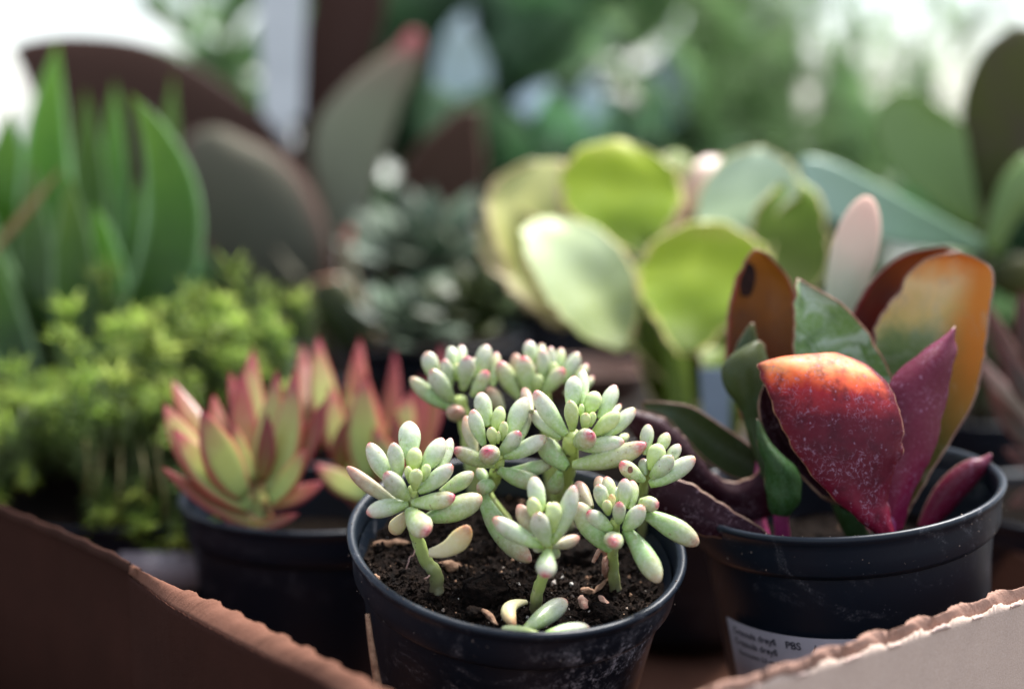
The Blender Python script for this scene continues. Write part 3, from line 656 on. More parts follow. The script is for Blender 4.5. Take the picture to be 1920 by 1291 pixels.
kleaf([(1440, 930, 1470, 930), (1408, 830, 1440, 840), (1392, 775, 1436, 790), (1363, 730, 1436, 745), (1354, 700, 1441, 705), (1366, 672, 1437, 670), (1392, 652, 1430, 652), (1414, 641, 1424, 641)],
      .404, .004, ('olive_face', 'purple_dark', 'tan_margin'), .0014, 'dull dark green leaf', ripple=.001)
kleaf([(1376, 690, 1430, 680), (1380, 655, 1426, 652), (1394, 628, 1418, 634), (1408, 607, 1413, 608)], .412, .002, ('olive_face', 'rust_face', 'tan_margin'), .0014)
kleaf([(1540, 930, 1600, 960), (1490, 880, 1560, 900), (1455, 845, 1530, 860), (1432, 808, 1500, 830), (1423, 770, 1475, 790), (1425, 742, 1450, 750), (1433, 721, 1438, 721)],
      .392, -.004, ('purple_dark', 'deep_green_face', 'tan_margin'), .0014, 'folded dark purple leaf')
kleaf([(1448, 962, 1480, 965, 2, 2), (1440, 935, 1496, 945, 0, 0), (1438, 905, 1503, 918), (1434, 876, 1498, 886), (1426, 846, 1476, 862, 0, 1), (1419, 812, 1445, 832, 1, 2), (1419, 785, 1427, 795, 2, 2)],
      .389, .004, ('deep_green_face', 'purple_dark', 'tan_margin'), .0013, 'curled bright green leaf underside', ripple=.001)
kleaf([(1440, 872, 1450, 965), (1398, 900, 1405, 975), (1362, 905, 1368, 965), (1322, 872, 1330, 945), (1290, 832, 1290, 920), (1262, 800, 1250, 890), (1228, 780, 1215, 850), (1182, 770, 1178, 800)],
      .404, .002, ('purple_dark', 'olive_face', 'tan_margin'), .0015, 'long dark purple leaf reaching left behind the sprigs', ripple=.0015)
kleaf([(1450, 870, 1440, 900), (1405, 835, 1380, 896), (1352, 798, 1330, 866), (1300, 765, 1288, 824), (1250, 755, 1248, 782), (1205, 754, 1208, 768)],
      .413, -.002, ('olive_face', 'purple_dark', 'tan_margin'), .0015, 'olive leaf above the long purple leaf')
kleaf([(1440, 1002, 1420, 1012), (1376, 960, 1350, 1008), (1324, 926, 1285, 990), (1276, 900, 1228, 955), (1225, 888, 1195, 920), (1180, 880, 1178, 890)],
      .386, .001, ('purple_dark', 'purple_dark', 'tan_margin'), .0015, 'low dark purple leaf lying over the left pot edge', ripple=.001)
kleaf([(1722, 985, 1748, 990), (1736, 948, 1778, 962), (1757, 911, 1800, 938), (1786, 881, 1820, 917), (1815, 863, 1840, 893), (1838, 859, 1853, 873), (1856, 851, 1859, 853)],
      .408, .002, ('purple_plain', 'purple_dark', 'tan_margin'), .0014, 'small pointed purple leaf resting low at the right')
kleaf([(1600, 1030, 1636, 1030), (1572, 975, 1622, 985), (1556, 925, 1600, 930), (1552, 880, 1570, 880)], .400, .002, ('deep_green_face', 'deep_green_face', 'tan_margin'), .0014)
mb = MB(); fleshy(mb, P(1560, 640, .448), P(1628, 366, .446), 86 * .447 / FPX, .4, prof='bean', rings=16, seg=14)
M['peach'] = leaf_mat('peach_leaf', [(0, (.35, .45, .28)), (.35, (.45, .50, .34)), (.65, (.72, .54, .40)), (1, (.76, .46, .35))], bloom=.3, bloom_col=(.72, .66, .52), rough=.4, transl=.15)
tag(mb.build('leaf', M['peach'], kal), 'narrow peach coloured leaf standing upright')
M['pink_stem'] = simple_mat('pink_stem', (.30, .03, .13), (.20, .03, .08), 200, .4)
for pts, r_ in (([P(1668, 1060, .392), P(1664, 1010, .389), P(1664, 975, .389), P(1672, 940, .392)], .0026), ([P(1470, 1050, .40), P(1467, 1000, .398), P(1464, 965, .396), P(1462, 920, .396)], .0021),
                ([P(1440, 1040, .404), P(1420, 960, .406), P(1430, 880, .408), P(1440, 800, .412)], .0022), ([P(1620, 1040, .41), P(1600, 900, .415), P(1590, 760, .42), P(1580, 620, .44)], .0022)):
    mb = MB(); tube(mb, catmull(pts, 4), [r_] * (len(pts) * 4 - 3), 12, .1); mb.build('stem', M['pink_stem'], kal)

# ------------------------------------------------------------------ red tipped rosette in the left pot
M['agave'] = leaf_mat('red_tipped_leaf', [(0, (.26, .34, .10)), (.5, (.34, .37, .10)), (.76, (.34, .24, .09)), (.89, (.32, .06, .07)), (1, (.30, .02, .05))],
                      edge=(.36, .04, .05), edge_w=(.60, 1.0), bloom=.2, bloom_col=(.38, .42, .2), rough=.34, transl=.15, vary=.15)
M['agave_red'] = leaf_mat('mostly_red_leaf', [(0, (.18, .15, .03)), (.45, (.18, .08, .03)), (1, (.20, .02, .03))], edge=(.22, .025, .03), edge_w=(.5, 1), rough=.36, transl=.12)
def rosette(label, foot, leaves, d, name='succulent_plant', mats='agave', flat=.42, slim=.76):
    t = thing(name, label, 'succulent', foot)
    for L in leaves:
        bx, by, tx, ty, wd, dt = L[:6]; mt = L[6] if len(L) > 6 else mats; db = L[7] if len(L) > 7 else dt * .25
        a = P(bx, by, d + db / 1000); b = P(tx, ty, d + dt / 1000); ln = (b - a).length
        mb = MB(); cen = (a + b) / 2
        n_ = ((CAM - cen).normalized() + Vector((0, 0, .5)) + Vector((foot.x - cen.x, 0, 0)).normalized() * .3).normalized()
        out = Vector(((cen - foot).x, 0, 0)); out = out.normalized() if out.length > 1e-6 else Vector()
        fleshy(mb, a, b, wd * slim * d / FPX, flat, nrm=n_, bend=(out * .07 + Vector((0, 0, -.06))) * ln, prof='spear', rings=14, seg=12, channel=.22)
        mb.build('leaf', M[mt], t)
    return t
AR = 'agave_red'
ra = rosette('red tipped green rosette in the blurred left pot', P(490, 985, .455), [
    (488, 925, 475, 648, 92, 24), (460, 930, 378, 765, 104, -12), (470, 905, 520, 690, 70, 10), (505, 930, 552, 690, 84, 4), (470, 880, 455, 690, 74, 16, AR),
    (400, 830, 322, 710, 60, 14, AR), (430, 930, 305, 752, 88, 2), (470, 950, 322, 800, 96, -8), (500, 990, 300, 872, 52, -8, AR), (470, 985, 562, 962, 34, -16, AR, -6),
    (505, 940, 576, 835, 64, -14), (510, 925, 612, 745, 72, 6, AR), (500, 890, 430, 690, 60, 22, AR), (470, 900, 440, 790, 50, 0), (490, 950, 610, 900, 60, 8, AR),
    (440, 880, 400, 735, 62, 16, AR), (500, 960, 400, 1000, 50, 10, AR), (490, 900, 500, 770, 50, -4, AR)], .445)
mb = MB(); tube(mb, [P(492, 1010, .45), P(490, 975, .45), P(488, 930, .452), P(488, 890, .455)], [.0035] * 4, 10); mb.build('stem', M['agave'], ra)
rb = rosette('red tipped rosette with white streaked leaves, right half of the blurred left pot', P(690, 985, .47), [
    (690, 920, 676, 628, 86, 30), (640, 860, 596, 625, 84, 20), (600, 840, 568, 640, 62, 34, AR), (640, 860, 588, 700, 60, 22), (690, 900, 685, 700, 96, 4), (720, 860, 668, 655, 70, 20, AR), (730, 900, 790, 700, 90, 22, AR), (720, 880, 768, 735, 90, 10),
    (690, 930, 588, 868, 70, -8), (640, 880, 652, 780, 56, 0, AR), (730, 930, 740, 770, 70, 4, AR), (760, 900, 828, 640, 70, 34, AR), (740, 920, 700, 800, 70, 0), (770, 900, 800, 760, 70, 30),
    (700, 960, 640, 900, 50, 0, AR), (740, 930, 850, 830, 64, 0), (700, 900, 740, 650, 60, 34, AR), (660, 900, 620, 720, 70, 12), (720, 950, 790, 880, 60, -8, AR)], .468)
mb = MB(); tube(mb, [P(692, 1015, .475), P(690, 975, .475), P(692, 930, .475), P(700, 870, .475)], [.0035] * 4, 10); mb.build('stem', M['agave_red'], rb)

# ------------------------------------------------------------------ yellow green stonecrop at the left
M['sedum'] = leaf_mat('stonecrop_leaf', [(0, (.03, .05, .004)), (.5, (.04, .085, .006)), (.78, (.10, .18, .010)), (.90, (.32, .46, .03)), (1, (.66, .78, .16))], rough=.45, transl=.18, vary=.45, bloom=.2, bloom_col=(.4, .45, .2))  # dark lower stops include the shade between the sprigs
M['sedum_stem'] = simple_mat('stonecrop_stem', (.09, .08, .015), (.14, .11, .03), 200, .6)
def sedum_mesh(seed, ln=.028, nl=60):
    r_ = random.Random(seed); mb = MB(); pts = []
    bx, by = r_.uniform(-.3, .3), r_.uniform(-.3, .3)
    for i in range(6): t = i / 5; pts.append(Vector((bx * ln * t * t, by * ln * t * t, ln * t)))
    tube(mb, pts, [.0006] * 6, 5)
    for k in range(nl + 16):
        head = k >= nl
        t = .15 + .85 * (k / nl) if not head else 1 - .01 * (k - nl) / 4
        p = Vector((bx * ln * t * t, by * ln * t * t, ln * t))
        a = k * 2.4; el = (.15 + .5 * t * r_.random()) if not head else r_.uniform(.1, 1.1); L_ = (.0080 * (1.1 - .3 * t) * r_.uniform(.7, 1.3)) if not head else .0085 * r_.uniform(.7, 1.2)
        d = Vector((math.cos(a) * math.cos(el), math.sin(a) * math.cos(el), math.sin(el))); s_ = d.orthogonal().normalized() * .0005; s2_ = d.cross(s_).normalized() * .0004
        q = p + d * L_ * .4
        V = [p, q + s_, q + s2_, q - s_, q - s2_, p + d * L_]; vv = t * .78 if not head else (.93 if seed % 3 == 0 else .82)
        mb.add(V, [(0, 1, 2), (0, 2, 3), (0, 3, 4), (0, 4, 1), (5, 2, 1), (5, 3, 2), (5, 4, 3), (5, 1, 4)], [(.5, vv * .8)] + [(.5, vv)] * 4 + [(.5, min(1, vv + .06))])
    return mb
protos = [sedum_mesh(i, .024 + .004 * (i % 3)) for i in range(7)]
pot('dark pot hidden under the yellow green stonecrop, white sticker on its side', P(270, 905, .54) , Vector((.0, -.02, 1)), r=.058, h=.075, soil_drop=.003, mat='pot_far', rough_soil=False, seed=11)
sedpot = [o for o in col.objects if o.name.startswith('plant_pot')][-1]
sed = thing('stonecrop_plant', 'bushy yellow green stonecrop spilling over its pot at the left', 'succulent', P(270, 905, .54))
meshes = []
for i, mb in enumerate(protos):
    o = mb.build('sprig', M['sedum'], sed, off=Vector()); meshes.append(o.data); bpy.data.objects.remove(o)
def add_sprig(par, base, dirn, scale, i):
    o = bpy.data.objects.new('sprig', meshes[i % len(meshes)]); col.objects.link(o); o.parent = par
    o.location = base - root_loc[par.name]; q = dirn.to_track_quat('Z', 'Y'); o.rotation_mode = 'QUATERNION'
    o.rotation_quaternion = q; o.scale = (scale,) * 3; return o
rs = random.Random(21)
cS = P(270, 905, .54); k = 0
# mound: tips traced roughly (photo x, y, distance)
for (x, y, d, s_) in [(280, 600, .53, 1.15), (352, 585, .535, 1.1), (495, 550, .56, 1.25), (410, 560, .57, 1.1), (165, 640, .50, 1.2), (190, 560, .57, 1.2), (110, 570, .58, 1.2), (300, 660, .5, 1.1), (455, 620, .54, 1.1),
                     (540, 600, .57, 1.1), (230, 700, .49, 1.0), (60, 700, .52, 1.1), (140, 760, .49, 1.0), (20, 760, .53, 1.1), (580, 560, .59, 1.1), (380, 640, .52, 1.1), (420, 590, .56, 1.1), (330, 620, .55, 1.1)]:
    tip = P(x, y, d); up = (tip - (cS - Vector((0, 0, .01)))).normalized() * .35 + Vector((rs.uniform(-.25, .25), rs.uniform(-.2, .2), 1)); up.normalize()
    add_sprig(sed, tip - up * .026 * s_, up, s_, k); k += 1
for _ in range(270):
    x = rs.uniform(-40, 470 + 80 * rs.random()); d = rs.uniform(.53, .61)
    top = 640 + 90 * ((x - 330) / 330) ** 2 + (-55 if x > 180 and x < 520 else 20); low = 830 - max(0, (x - 300) * .35)
    y = rs.uniform(top, low); f = (y - top) / (low - top + 1)
    tip = P(x, y, d - .05 * f); dx = (tip - cS); dx.z = 0
    up = (dx * (2 + 8 * f) + Vector((rs.uniform(-.5, .5), rs.uniform(-.5, .3) - .3 * f, 1.1 - .6 * f))).normalized()
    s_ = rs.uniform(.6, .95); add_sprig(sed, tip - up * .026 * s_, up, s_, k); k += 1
for (x, y, d) in [(200, 960, .49), (170, 980, .50), (240, 960, .49), (300, 1000, .485), (290, 960, .49), (320, 1010, .487), (180, 940, .49), (270, 990, .487), (30, 880, .49), (10, 930, .50), (50, 850, .5), (-20, 900, .5), (220, 1000, .488), (250, 930, .49), (20, 840, .49), (330, 960, .49)]:
    tip = P(x, y, d); up = Vector((rs.uniform(-.5, .5), -.4, rs.uniform(-1, -.3))).normalized()
    add_sprig(sed, tip - up * .022, up, rs.uniform(.8, 1), k); k += 1
for (x0, y0, x1, y1) in [(190, 830, 170, 950), (225, 830, 215, 970), (260, 820, 275, 960), (290, 830, 310, 980), (160, 820, 160, 930), (300, 800, 285, 930)]:
    mb = MB(); tube(mb, catmull([P(x0, y0, .50), P((x0 + x1) / 2 + 5, (y0 + y1) / 2, .485), P(x1, y1, .488)], 3), [.0004] * 7, 6); mb.build('trailing_stem', M['sedum_stem'], sed)
# its sticker
mb = MB(); V = []; F = []; cw = root_loc[sedpot.name]
for zz in (0, 1):
    for s_ in (0, 1):
        for j in range(17):
            x = 205 + (375 - 205) * j / 16
            p = P(x, 1034 + 70 * zz, .4885 - .0005 * s_ - .004 * math.sin(math.pi * j / 16)); V.append(p)
for j in range(16):
    F += [(17 + j, 18 + j, 52 + j, 51 + j), (j + 1, j, 34 + j, 35 + j), (j, j + 1, 18 + j, 17 + j), (34 + j + 1, 34 + j, 51 + j, 52 + j)]
mb.add(V, F); mb.build('sticker', M['paper'], sedpot)

# ------------------------------------------------------------------ paddle leaved plant, bright green, middle distance
def pad(key, **kw): M[key] = leaf_mat(key, **kw)
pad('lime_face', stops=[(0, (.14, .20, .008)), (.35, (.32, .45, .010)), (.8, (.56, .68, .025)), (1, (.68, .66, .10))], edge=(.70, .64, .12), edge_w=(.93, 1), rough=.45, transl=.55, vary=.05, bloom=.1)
pad('pale_face', stops=[(0, (.18, .24, .02)), (.25, (.36, .46, .12)), (.7, (.52, .64, .32)), (1, (.60, .68, .30))], edge=(.55, .60, .20), edge_w=(.93, 1), rough=.45, transl=.35, vary=.05, bloom=.5, bloom_col=(.60, .70, .56))  # paleness includes the white sky sheen on this leaf
pad('dusk_face', stops=[(0, (.18, .13, .01)), (.4, (.38, .36, .07)), (1, (.55, .52, .20))], edge=(.36, .24, .14), edge_w=(.8, 1), rough=.5, transl=.15, vary=.08, bloom=.3, bloom_col=(.42, .42, .28))
pad('moss_face', spec=.25, stops=[(0, (.05, .06, .006)), (.5, (.10, .14, .010)), (1, (.17, .25, .02))], rough=.45, transl=.2, vary=.1)
pad('mint_face', stops=[(0, (.14, .22, .03)), (.4, (.36, .50, .20)), (1, (.66, .80, .56))], rough=.5, transl=.35, vary=.05, bloom=.5, bloom_col=(.60, .72, .62))  # pale mint colour includes the sky reflected off this leaf
pad('tan_face', stops=[(0, (.14, .07, .03)), (.5, (.32, .20, .12)), (1, (.60, .42, .38))], rough=.5, transl=.15, vary=.05)
c8 = lambda *r: tuple((860 + v / 2.391) if i % 2 == 0 else (220 + v / 2.391) for i, v in enumerate(r[:4])) + tuple(r[4:])
M['rim_pale'] = simple_mat('pale_yellow_leaf_margin', (.42, .46, .12), (.46, .32, .14), 60, .5)
M['rim_tan'] = simple_mat('tan_paddle_margin', (.42, .30, .14), (.34, .30, .10), 60, .5)
flap = thing('succulent_plant', 'bright lime green succulent with round paddle leaves behind the purple plant', 'succulent', P(1270, 900, .53))
def fl(rows, d, bulge, mt, back='moss_face', label=None, thick=.0026, tilt=22):
    bulge = -bulge * 1.5; m_ = len(rows) - 1
    rows = [tuple(r[:4]) + ((r[4] if len(r) > 4 else 0) + tilt * i / m_, (r[5] if len(r) > 5 else 0) + tilt * i / m_) for i, r in enumerate(rows)]
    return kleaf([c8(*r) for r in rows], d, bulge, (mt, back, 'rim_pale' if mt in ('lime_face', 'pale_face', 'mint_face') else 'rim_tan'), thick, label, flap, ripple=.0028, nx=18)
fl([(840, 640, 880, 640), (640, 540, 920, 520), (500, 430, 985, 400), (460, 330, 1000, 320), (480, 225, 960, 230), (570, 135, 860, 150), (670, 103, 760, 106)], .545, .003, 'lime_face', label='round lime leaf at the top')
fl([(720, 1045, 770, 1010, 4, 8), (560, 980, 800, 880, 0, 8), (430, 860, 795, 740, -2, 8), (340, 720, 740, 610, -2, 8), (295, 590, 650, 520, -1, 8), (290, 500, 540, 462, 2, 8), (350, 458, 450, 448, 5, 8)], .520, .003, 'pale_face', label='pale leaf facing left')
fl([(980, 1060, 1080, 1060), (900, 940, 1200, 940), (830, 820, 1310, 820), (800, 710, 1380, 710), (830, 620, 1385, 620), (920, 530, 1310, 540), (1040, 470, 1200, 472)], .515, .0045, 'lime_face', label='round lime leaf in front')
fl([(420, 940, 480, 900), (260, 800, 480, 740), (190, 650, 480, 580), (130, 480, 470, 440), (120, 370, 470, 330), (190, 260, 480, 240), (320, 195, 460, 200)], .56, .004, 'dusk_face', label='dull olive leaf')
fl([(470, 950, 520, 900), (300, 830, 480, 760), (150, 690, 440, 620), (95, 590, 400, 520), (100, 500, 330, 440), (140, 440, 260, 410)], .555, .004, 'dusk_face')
fl([(1240, 900, 1330, 860), (1130, 700, 1400, 640), (1075, 500, 1420, 450), (1070, 390, 1520, 340), (1110, 280, 1510, 240), (1200, 185, 1440, 180), (1310, 140, 1380, 140)], .545, .004, 'mint_face', label='mint green leaf with a powdery bloom and painted sky sheen')
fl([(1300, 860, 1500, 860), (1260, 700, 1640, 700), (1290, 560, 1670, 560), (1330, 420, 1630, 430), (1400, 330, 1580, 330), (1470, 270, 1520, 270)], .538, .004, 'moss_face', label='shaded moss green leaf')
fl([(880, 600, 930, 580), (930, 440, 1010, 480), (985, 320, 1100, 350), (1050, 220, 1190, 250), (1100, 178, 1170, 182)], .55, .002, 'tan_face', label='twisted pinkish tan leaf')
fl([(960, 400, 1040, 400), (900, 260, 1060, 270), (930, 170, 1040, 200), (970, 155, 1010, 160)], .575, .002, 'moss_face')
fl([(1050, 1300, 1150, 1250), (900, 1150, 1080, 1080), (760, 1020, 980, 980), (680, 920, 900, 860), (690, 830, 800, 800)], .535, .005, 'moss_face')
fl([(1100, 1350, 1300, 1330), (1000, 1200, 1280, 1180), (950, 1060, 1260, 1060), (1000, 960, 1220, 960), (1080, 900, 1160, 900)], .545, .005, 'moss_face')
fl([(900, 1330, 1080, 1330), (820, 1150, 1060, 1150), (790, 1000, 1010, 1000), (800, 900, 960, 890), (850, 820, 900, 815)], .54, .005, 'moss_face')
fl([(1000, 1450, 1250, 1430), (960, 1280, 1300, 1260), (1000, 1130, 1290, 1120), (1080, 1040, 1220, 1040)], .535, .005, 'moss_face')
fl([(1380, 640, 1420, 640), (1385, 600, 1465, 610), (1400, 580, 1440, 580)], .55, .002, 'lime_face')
mb = MB(); tube(mb, [P(1290, 960, .535), P(1280, 820, .537), P(1270, 700, .54), P(1250, 520, .55)], [.006, .006, .005, .004], 12); mb.build('stem', M['moss_face'], flap)
pot('hidden black pot under the lime green paddle leaves', P(1280, 880, .55), Vector((0, 0, 1)), h=.06, mat='pot_far', rough_soil=False, seed=13, soil_drop=.004)

# ------------------------------------------------------------------ jade like plant at the right
pad('blue_face', stops=[(0, (.07, .14, .04)), (.4, (.18, .30, .16)), (1, (.36, .50, .38))], rough=.4, transl=.1, vary=.05, bloom=.4, bloom_col=(.40, .52, .46))
pad('leafgreen_face', stops=[(0, (.12, .20, .03)), (.5, (.15, .24, .06)), (1, (.20, .30, .09))], rough=.4, transl=.3, vary=.1, coat=.3)
pad('bronze_face', stops=[(0, (.03, .035, .008)), (.5, (.06, .06, .012)), (1, (.08, .08, .016))], rough=.5, spec=.2, transl=.3, vary=.1, mottle=(.06, .04, .03), mottle_scale=30)
jade = thing('jade_plant', 'blurred jade plant with a bluish leaf and a big bronze leaf at the right edge', 'succulent', P(1840, 760, .62))
kleaf([(1850, 455, 1840, 475), (1790, 425, 1780, 465), (1720, 388, 1710, 460), (1640, 345, 1630, 440), (1570, 310, 1560, 412), (1520, 297, 1520, 370), (1498, 305, 1502, 330)], .60, -.0015, ('blue_face', 'leafgreen_face', 'blue_face'), .0025, 'bluish leaf reaching left', jade)
kleaf([(1815, 430, 1840, 430), (1740, 370, 1830, 380), (1680, 320, 1815, 300), (1645, 250, 1800, 235), (1655, 195, 1750, 195), (1690, 170, 1715, 172)], .62, -.004, ('leafgreen_face', 'leafgreen_face', 'leafgreen_face'), .0025, None, jade)
kleaf([(1830, 430, 1870, 430), (1808, 340, 1930, 360), (1805, 250, 1975, 250), (1815, 160, 1990, 150), (1850, 90, 1970, 80), (1895, 52, 1930, 50)], .63, .004, ('bronze_face', 'leafgreen_face', 'bronze_face'), .0025, 'big bronze leaf', jade)
kleaf([(1845, 460, 1870, 480), (1860, 390, 1900, 420), (1885, 330, 1940, 370), (1920, 290, 1960, 310)], .60, .003, ('leafgreen_face', 'bronze_face', 'leafgreen_face'), .0025, None, jade)
kleaf([(1850, 530, 1860, 500), (1900, 560, 1910, 480), (1960, 560, 1970, 500)], .62, .003, ('bronze_face', 'bronze_face', 'bronze_face'), .0025, None, jade)
kleaf([(1840, 520, 1845, 470), (1780, 540, 1790, 470), (1720, 530, 1730, 480), (1690, 510, 1695, 495)], .64, .003, ('leafgreen_face', 'bronze_face', 'bronze_face'), .0025, None, jade)
mb = MB(); tube(mb, catmull([P(1840, 790, .62), P(1842, 650, .62), P(1838, 500, .62), P(1836, 420, .625), P(1850, 300, .64)], 3), [.005 - .0002 * i for i in range(13)], 10); mb.build('stem', M['bronze_face'], jade)
pot('black pot of the blurred jade plant', P(1840, 760, .64), Vector((0, 0, 1)), h=.07, mat='pot_far', rough_soil=False, seed=14, soil_drop=.004)
# dark red succulent at the right margin
rosette('dark red pointed succulent cut by the right edge of the picture', P(1990, 900, .50), [
    (1960, 720, 1912, 540, 70, 0, 'dusk_red'), (1960, 780, 1872, 634, 64, -6, 'dusk_red'), (1950, 760, 1850, 560, 60, 16, 'dusk_red'), (1960, 850, 1850, 720, 66, 6, 'dusk_red'), (1985, 880, 1880, 840, 60, 4, 'dusk_red'), (2000, 760, 1990, 560, 70, 6, 'dusk_red'),
    (1940, 800, 1830, 660, 60, 22, 'dusk_red'), (1990, 900, 1890, 950, 50, 0, 'dusk_red')], .49) if M.setdefault('dusk_red', leaf_mat('dusky_red_leaf', [(0, (.02, .02, .006)), (.5, (.035, .015, .007)), (1, (.08, .015, .010))], edge=(.12, .035, .025), edge_w=(.6, 1), rough=.45, spec=.3)) else None
pot('black pot at the right edge under the dark red succulent', P(2020, 940, .51), Vector((0, 0, 1)), h=.065, mat='pot_far', rough_soil=False, seed=15, soil_drop=.004)

# ------------------------------------------------------------------ strappy green plant at the left
M['strap'] = leaf_mat('green_strap_leaf', [(0, (.015, .035, .008)), (.3, (.03, .085, .008)), (.65, (.08, .20, .012)), (1, (.18, .34, .03))], rough=.32, transl=.4, vary=.4, edge=(.26, .42, .20), edge_w=(.72, 1), spec=.35)  # dark base paints shade between leaves, pale edges stand in for sheen
M['dry'] = simple_mat('dry_leaf', (.22, .14, .05), None, 50, .6)
strap = thing('strap_leaf_plant', 'tall blurred green plant with upright strap leaves at the left', 'plant', P(170, 720, .62))
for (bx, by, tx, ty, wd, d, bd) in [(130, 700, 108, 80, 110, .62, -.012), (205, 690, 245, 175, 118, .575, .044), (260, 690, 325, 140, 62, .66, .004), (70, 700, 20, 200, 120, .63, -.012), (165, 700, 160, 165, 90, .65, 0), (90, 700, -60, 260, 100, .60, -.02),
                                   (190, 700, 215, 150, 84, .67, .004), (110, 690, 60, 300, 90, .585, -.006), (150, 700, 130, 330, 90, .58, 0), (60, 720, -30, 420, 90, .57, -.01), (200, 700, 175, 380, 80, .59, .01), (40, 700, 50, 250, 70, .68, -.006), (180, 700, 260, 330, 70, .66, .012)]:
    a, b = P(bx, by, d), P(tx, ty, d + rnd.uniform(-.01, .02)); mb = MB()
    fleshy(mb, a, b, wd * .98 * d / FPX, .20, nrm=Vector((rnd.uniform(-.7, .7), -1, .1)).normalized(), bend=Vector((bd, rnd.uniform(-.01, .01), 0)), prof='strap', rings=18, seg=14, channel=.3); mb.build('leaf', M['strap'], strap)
mb = MB(); fleshy(mb, P(-20, 480, .57), P(122, 308, .57), .0035, .3, prof='spear'); tag(mb.build('leaf', M['dry'], strap), 'dried brown leaf')
pot('black pot of the strap leaved plant at the left', P(150, 700, .64), Vector((0, 0, 1)), r=.05, h=.085, mat='pot_far', rough_soil=False, seed=16, soil_drop=.004)

# ------------------------------------------------------------------ brown leaved plant behind, with the white tag
pad('chocolate_face', stops=[(0, (.045, .020, .012)), (.5, (.04, .018, .011)), (1, (.05, .022, .014))], spec=.15, rough=.6, transl=.05, vary=.1)
pad('felt_face', stops=[(0, (.04, .036, .026)), (.5, (.075, .074, .052)), (1, (.11, .10, .07))], edge=(.12, .07, .055), edge_w=(.75, 1), rough=.7, spec=.15, transl=.05, vary=.1)
pad('felt_pale', stops=[(0, (.14, .15, .10)), (.6, (.20, .21, .13)), (.88, (.22, .17, .11)), (.97, (.5, .12, .11)), (1, (.55, .10, .10))], rough=.6, transl=.1, vary=.1)
brown = thing('brown_leaf_plant', 'large blurred plant with chocolate and grey felted leaves behind the tag', 'plant', P(600, 760, .84))
kleaf([(640, 520, 560, 560), (600, 380, 520, 480), (520, 250, 440, 420), (410, 155, 320, 380), (280, 86, 200, 345), (150, 68, 112, 290), (62, 76, 66, 190), (22, 90, 32, 108)], .80, .006, ('chocolate_face', 'chocolate_face', 'chocolate_face'), .004, 'long chocolate leaf reaching left', brown)
kleaf([(520, 640, 590, 640), (440, 560, 612, 560), (390, 480, 615, 460), (350, 390, 585, 370), (342, 310, 530, 300), (350, 262, 460, 262), (380, 243, 420, 243)], .74, .008, ('felt_face', 'chocolate_face', 'felt_face'), .004, 'grey felted leaf', brown)
kleaf([(620, 480, 680, 460), (605, 380, 700, 360), (588, 300, 722, 280), (600, 225, 748, 200), (660, 150, 776, 140), (735, 95, 790, 95), (768, 58, 786, 60)], .78, .003, ('felt_pale', 'felt_face', 'felt_face'), .004, 'pale grey leaf with a red tip', brown)
kleaf([(590, 420, 620, 400), (560, 260, 650, 230), (565, 130, 695, 110), (585, 10, 722, 0), (600, -90, 715, -90), (640, -160, 680, -160)], .83, .004, ('chocolate_face', 'chocolate_face', 'chocolate_face'), .004, None, brown)
kleaf([(700, 520, 760, 540), (730, 430, 880, 440), (740, 350, 905, 330), (790, 270, 900, 250), (860, 205, 900, 205)], .80, .003, ('chocolate_face', 'felt_face', 'felt_face'), .004, None, brown)
kleaf([(610, 620, 700, 640), (560, 540, 640, 570), (520, 470, 560, 540)], .72, .003, ('felt_face', 'felt_face', 'felt_face'), .004, None, brown)
kleaf([(780, 660, 760, 690), (700, 600, 670, 610), (660, 500, 640, 500), (660, 430, 650, 425)], .70, .002, ('felt_pale', 'felt_face', 'felt_face'), .004, 'narrow pinkish edged leaf curving down', brown)
kleaf([(710, 640, 640, 660), (680, 570, 590, 590), (640, 520, 590, 530)], .66, .004, ('olive_face', 'olive_face', 'red_margin'), .004, None, brown)
mb = MB(); tube(mb, catmull([P(610, 790, .84), P(620, 600, .82), P(610, 420, .82), P(590, 260, .83)], 3), [.009 - .0005 * i for i in range(10)], 10); mb.build('stem', M['chocolate_face'], brown)
pot('black pot of the brown leaved plant', P(610, 760, .86), Vector((0, 0, 1)), r=.06, h=.12, mat='pot_far', rough_soil=False, seed=17, soil_drop=.004)
mb = MB(); d_ = .80; q = [P(492, 222, d_), P(566, 222, d_), P(578, -150, d_ + .01), P(474, -150, d_ + .01)]; q2 = [p + Vector((0, .0012, 0)) for p in q]
s0 = [P(505, 222, d_), P(550, 222, d_), P(535, 620, d_), P(522, 620, d_)]; s1_ = [p + Vector((0, .0012, 0)) for p in s0]
bx = [(0, 1, 2, 3), (7, 6, 5, 4), (0, 4, 5, 1), (1, 5, 6, 2), (2, 6, 7, 3), (3, 7, 4, 0)]
mb.add(q + q2, bx); mb.add([p + Vector((0, .0003, 0)) for p in s0] + [p + Vector((0, -.0003, 0)) for p in s1_], bx)
single(mb, 'plant_tag', M['tag'], 'tall white plastic plant tag standing before the chocolate leaves', 'plant tag', smooth=False)

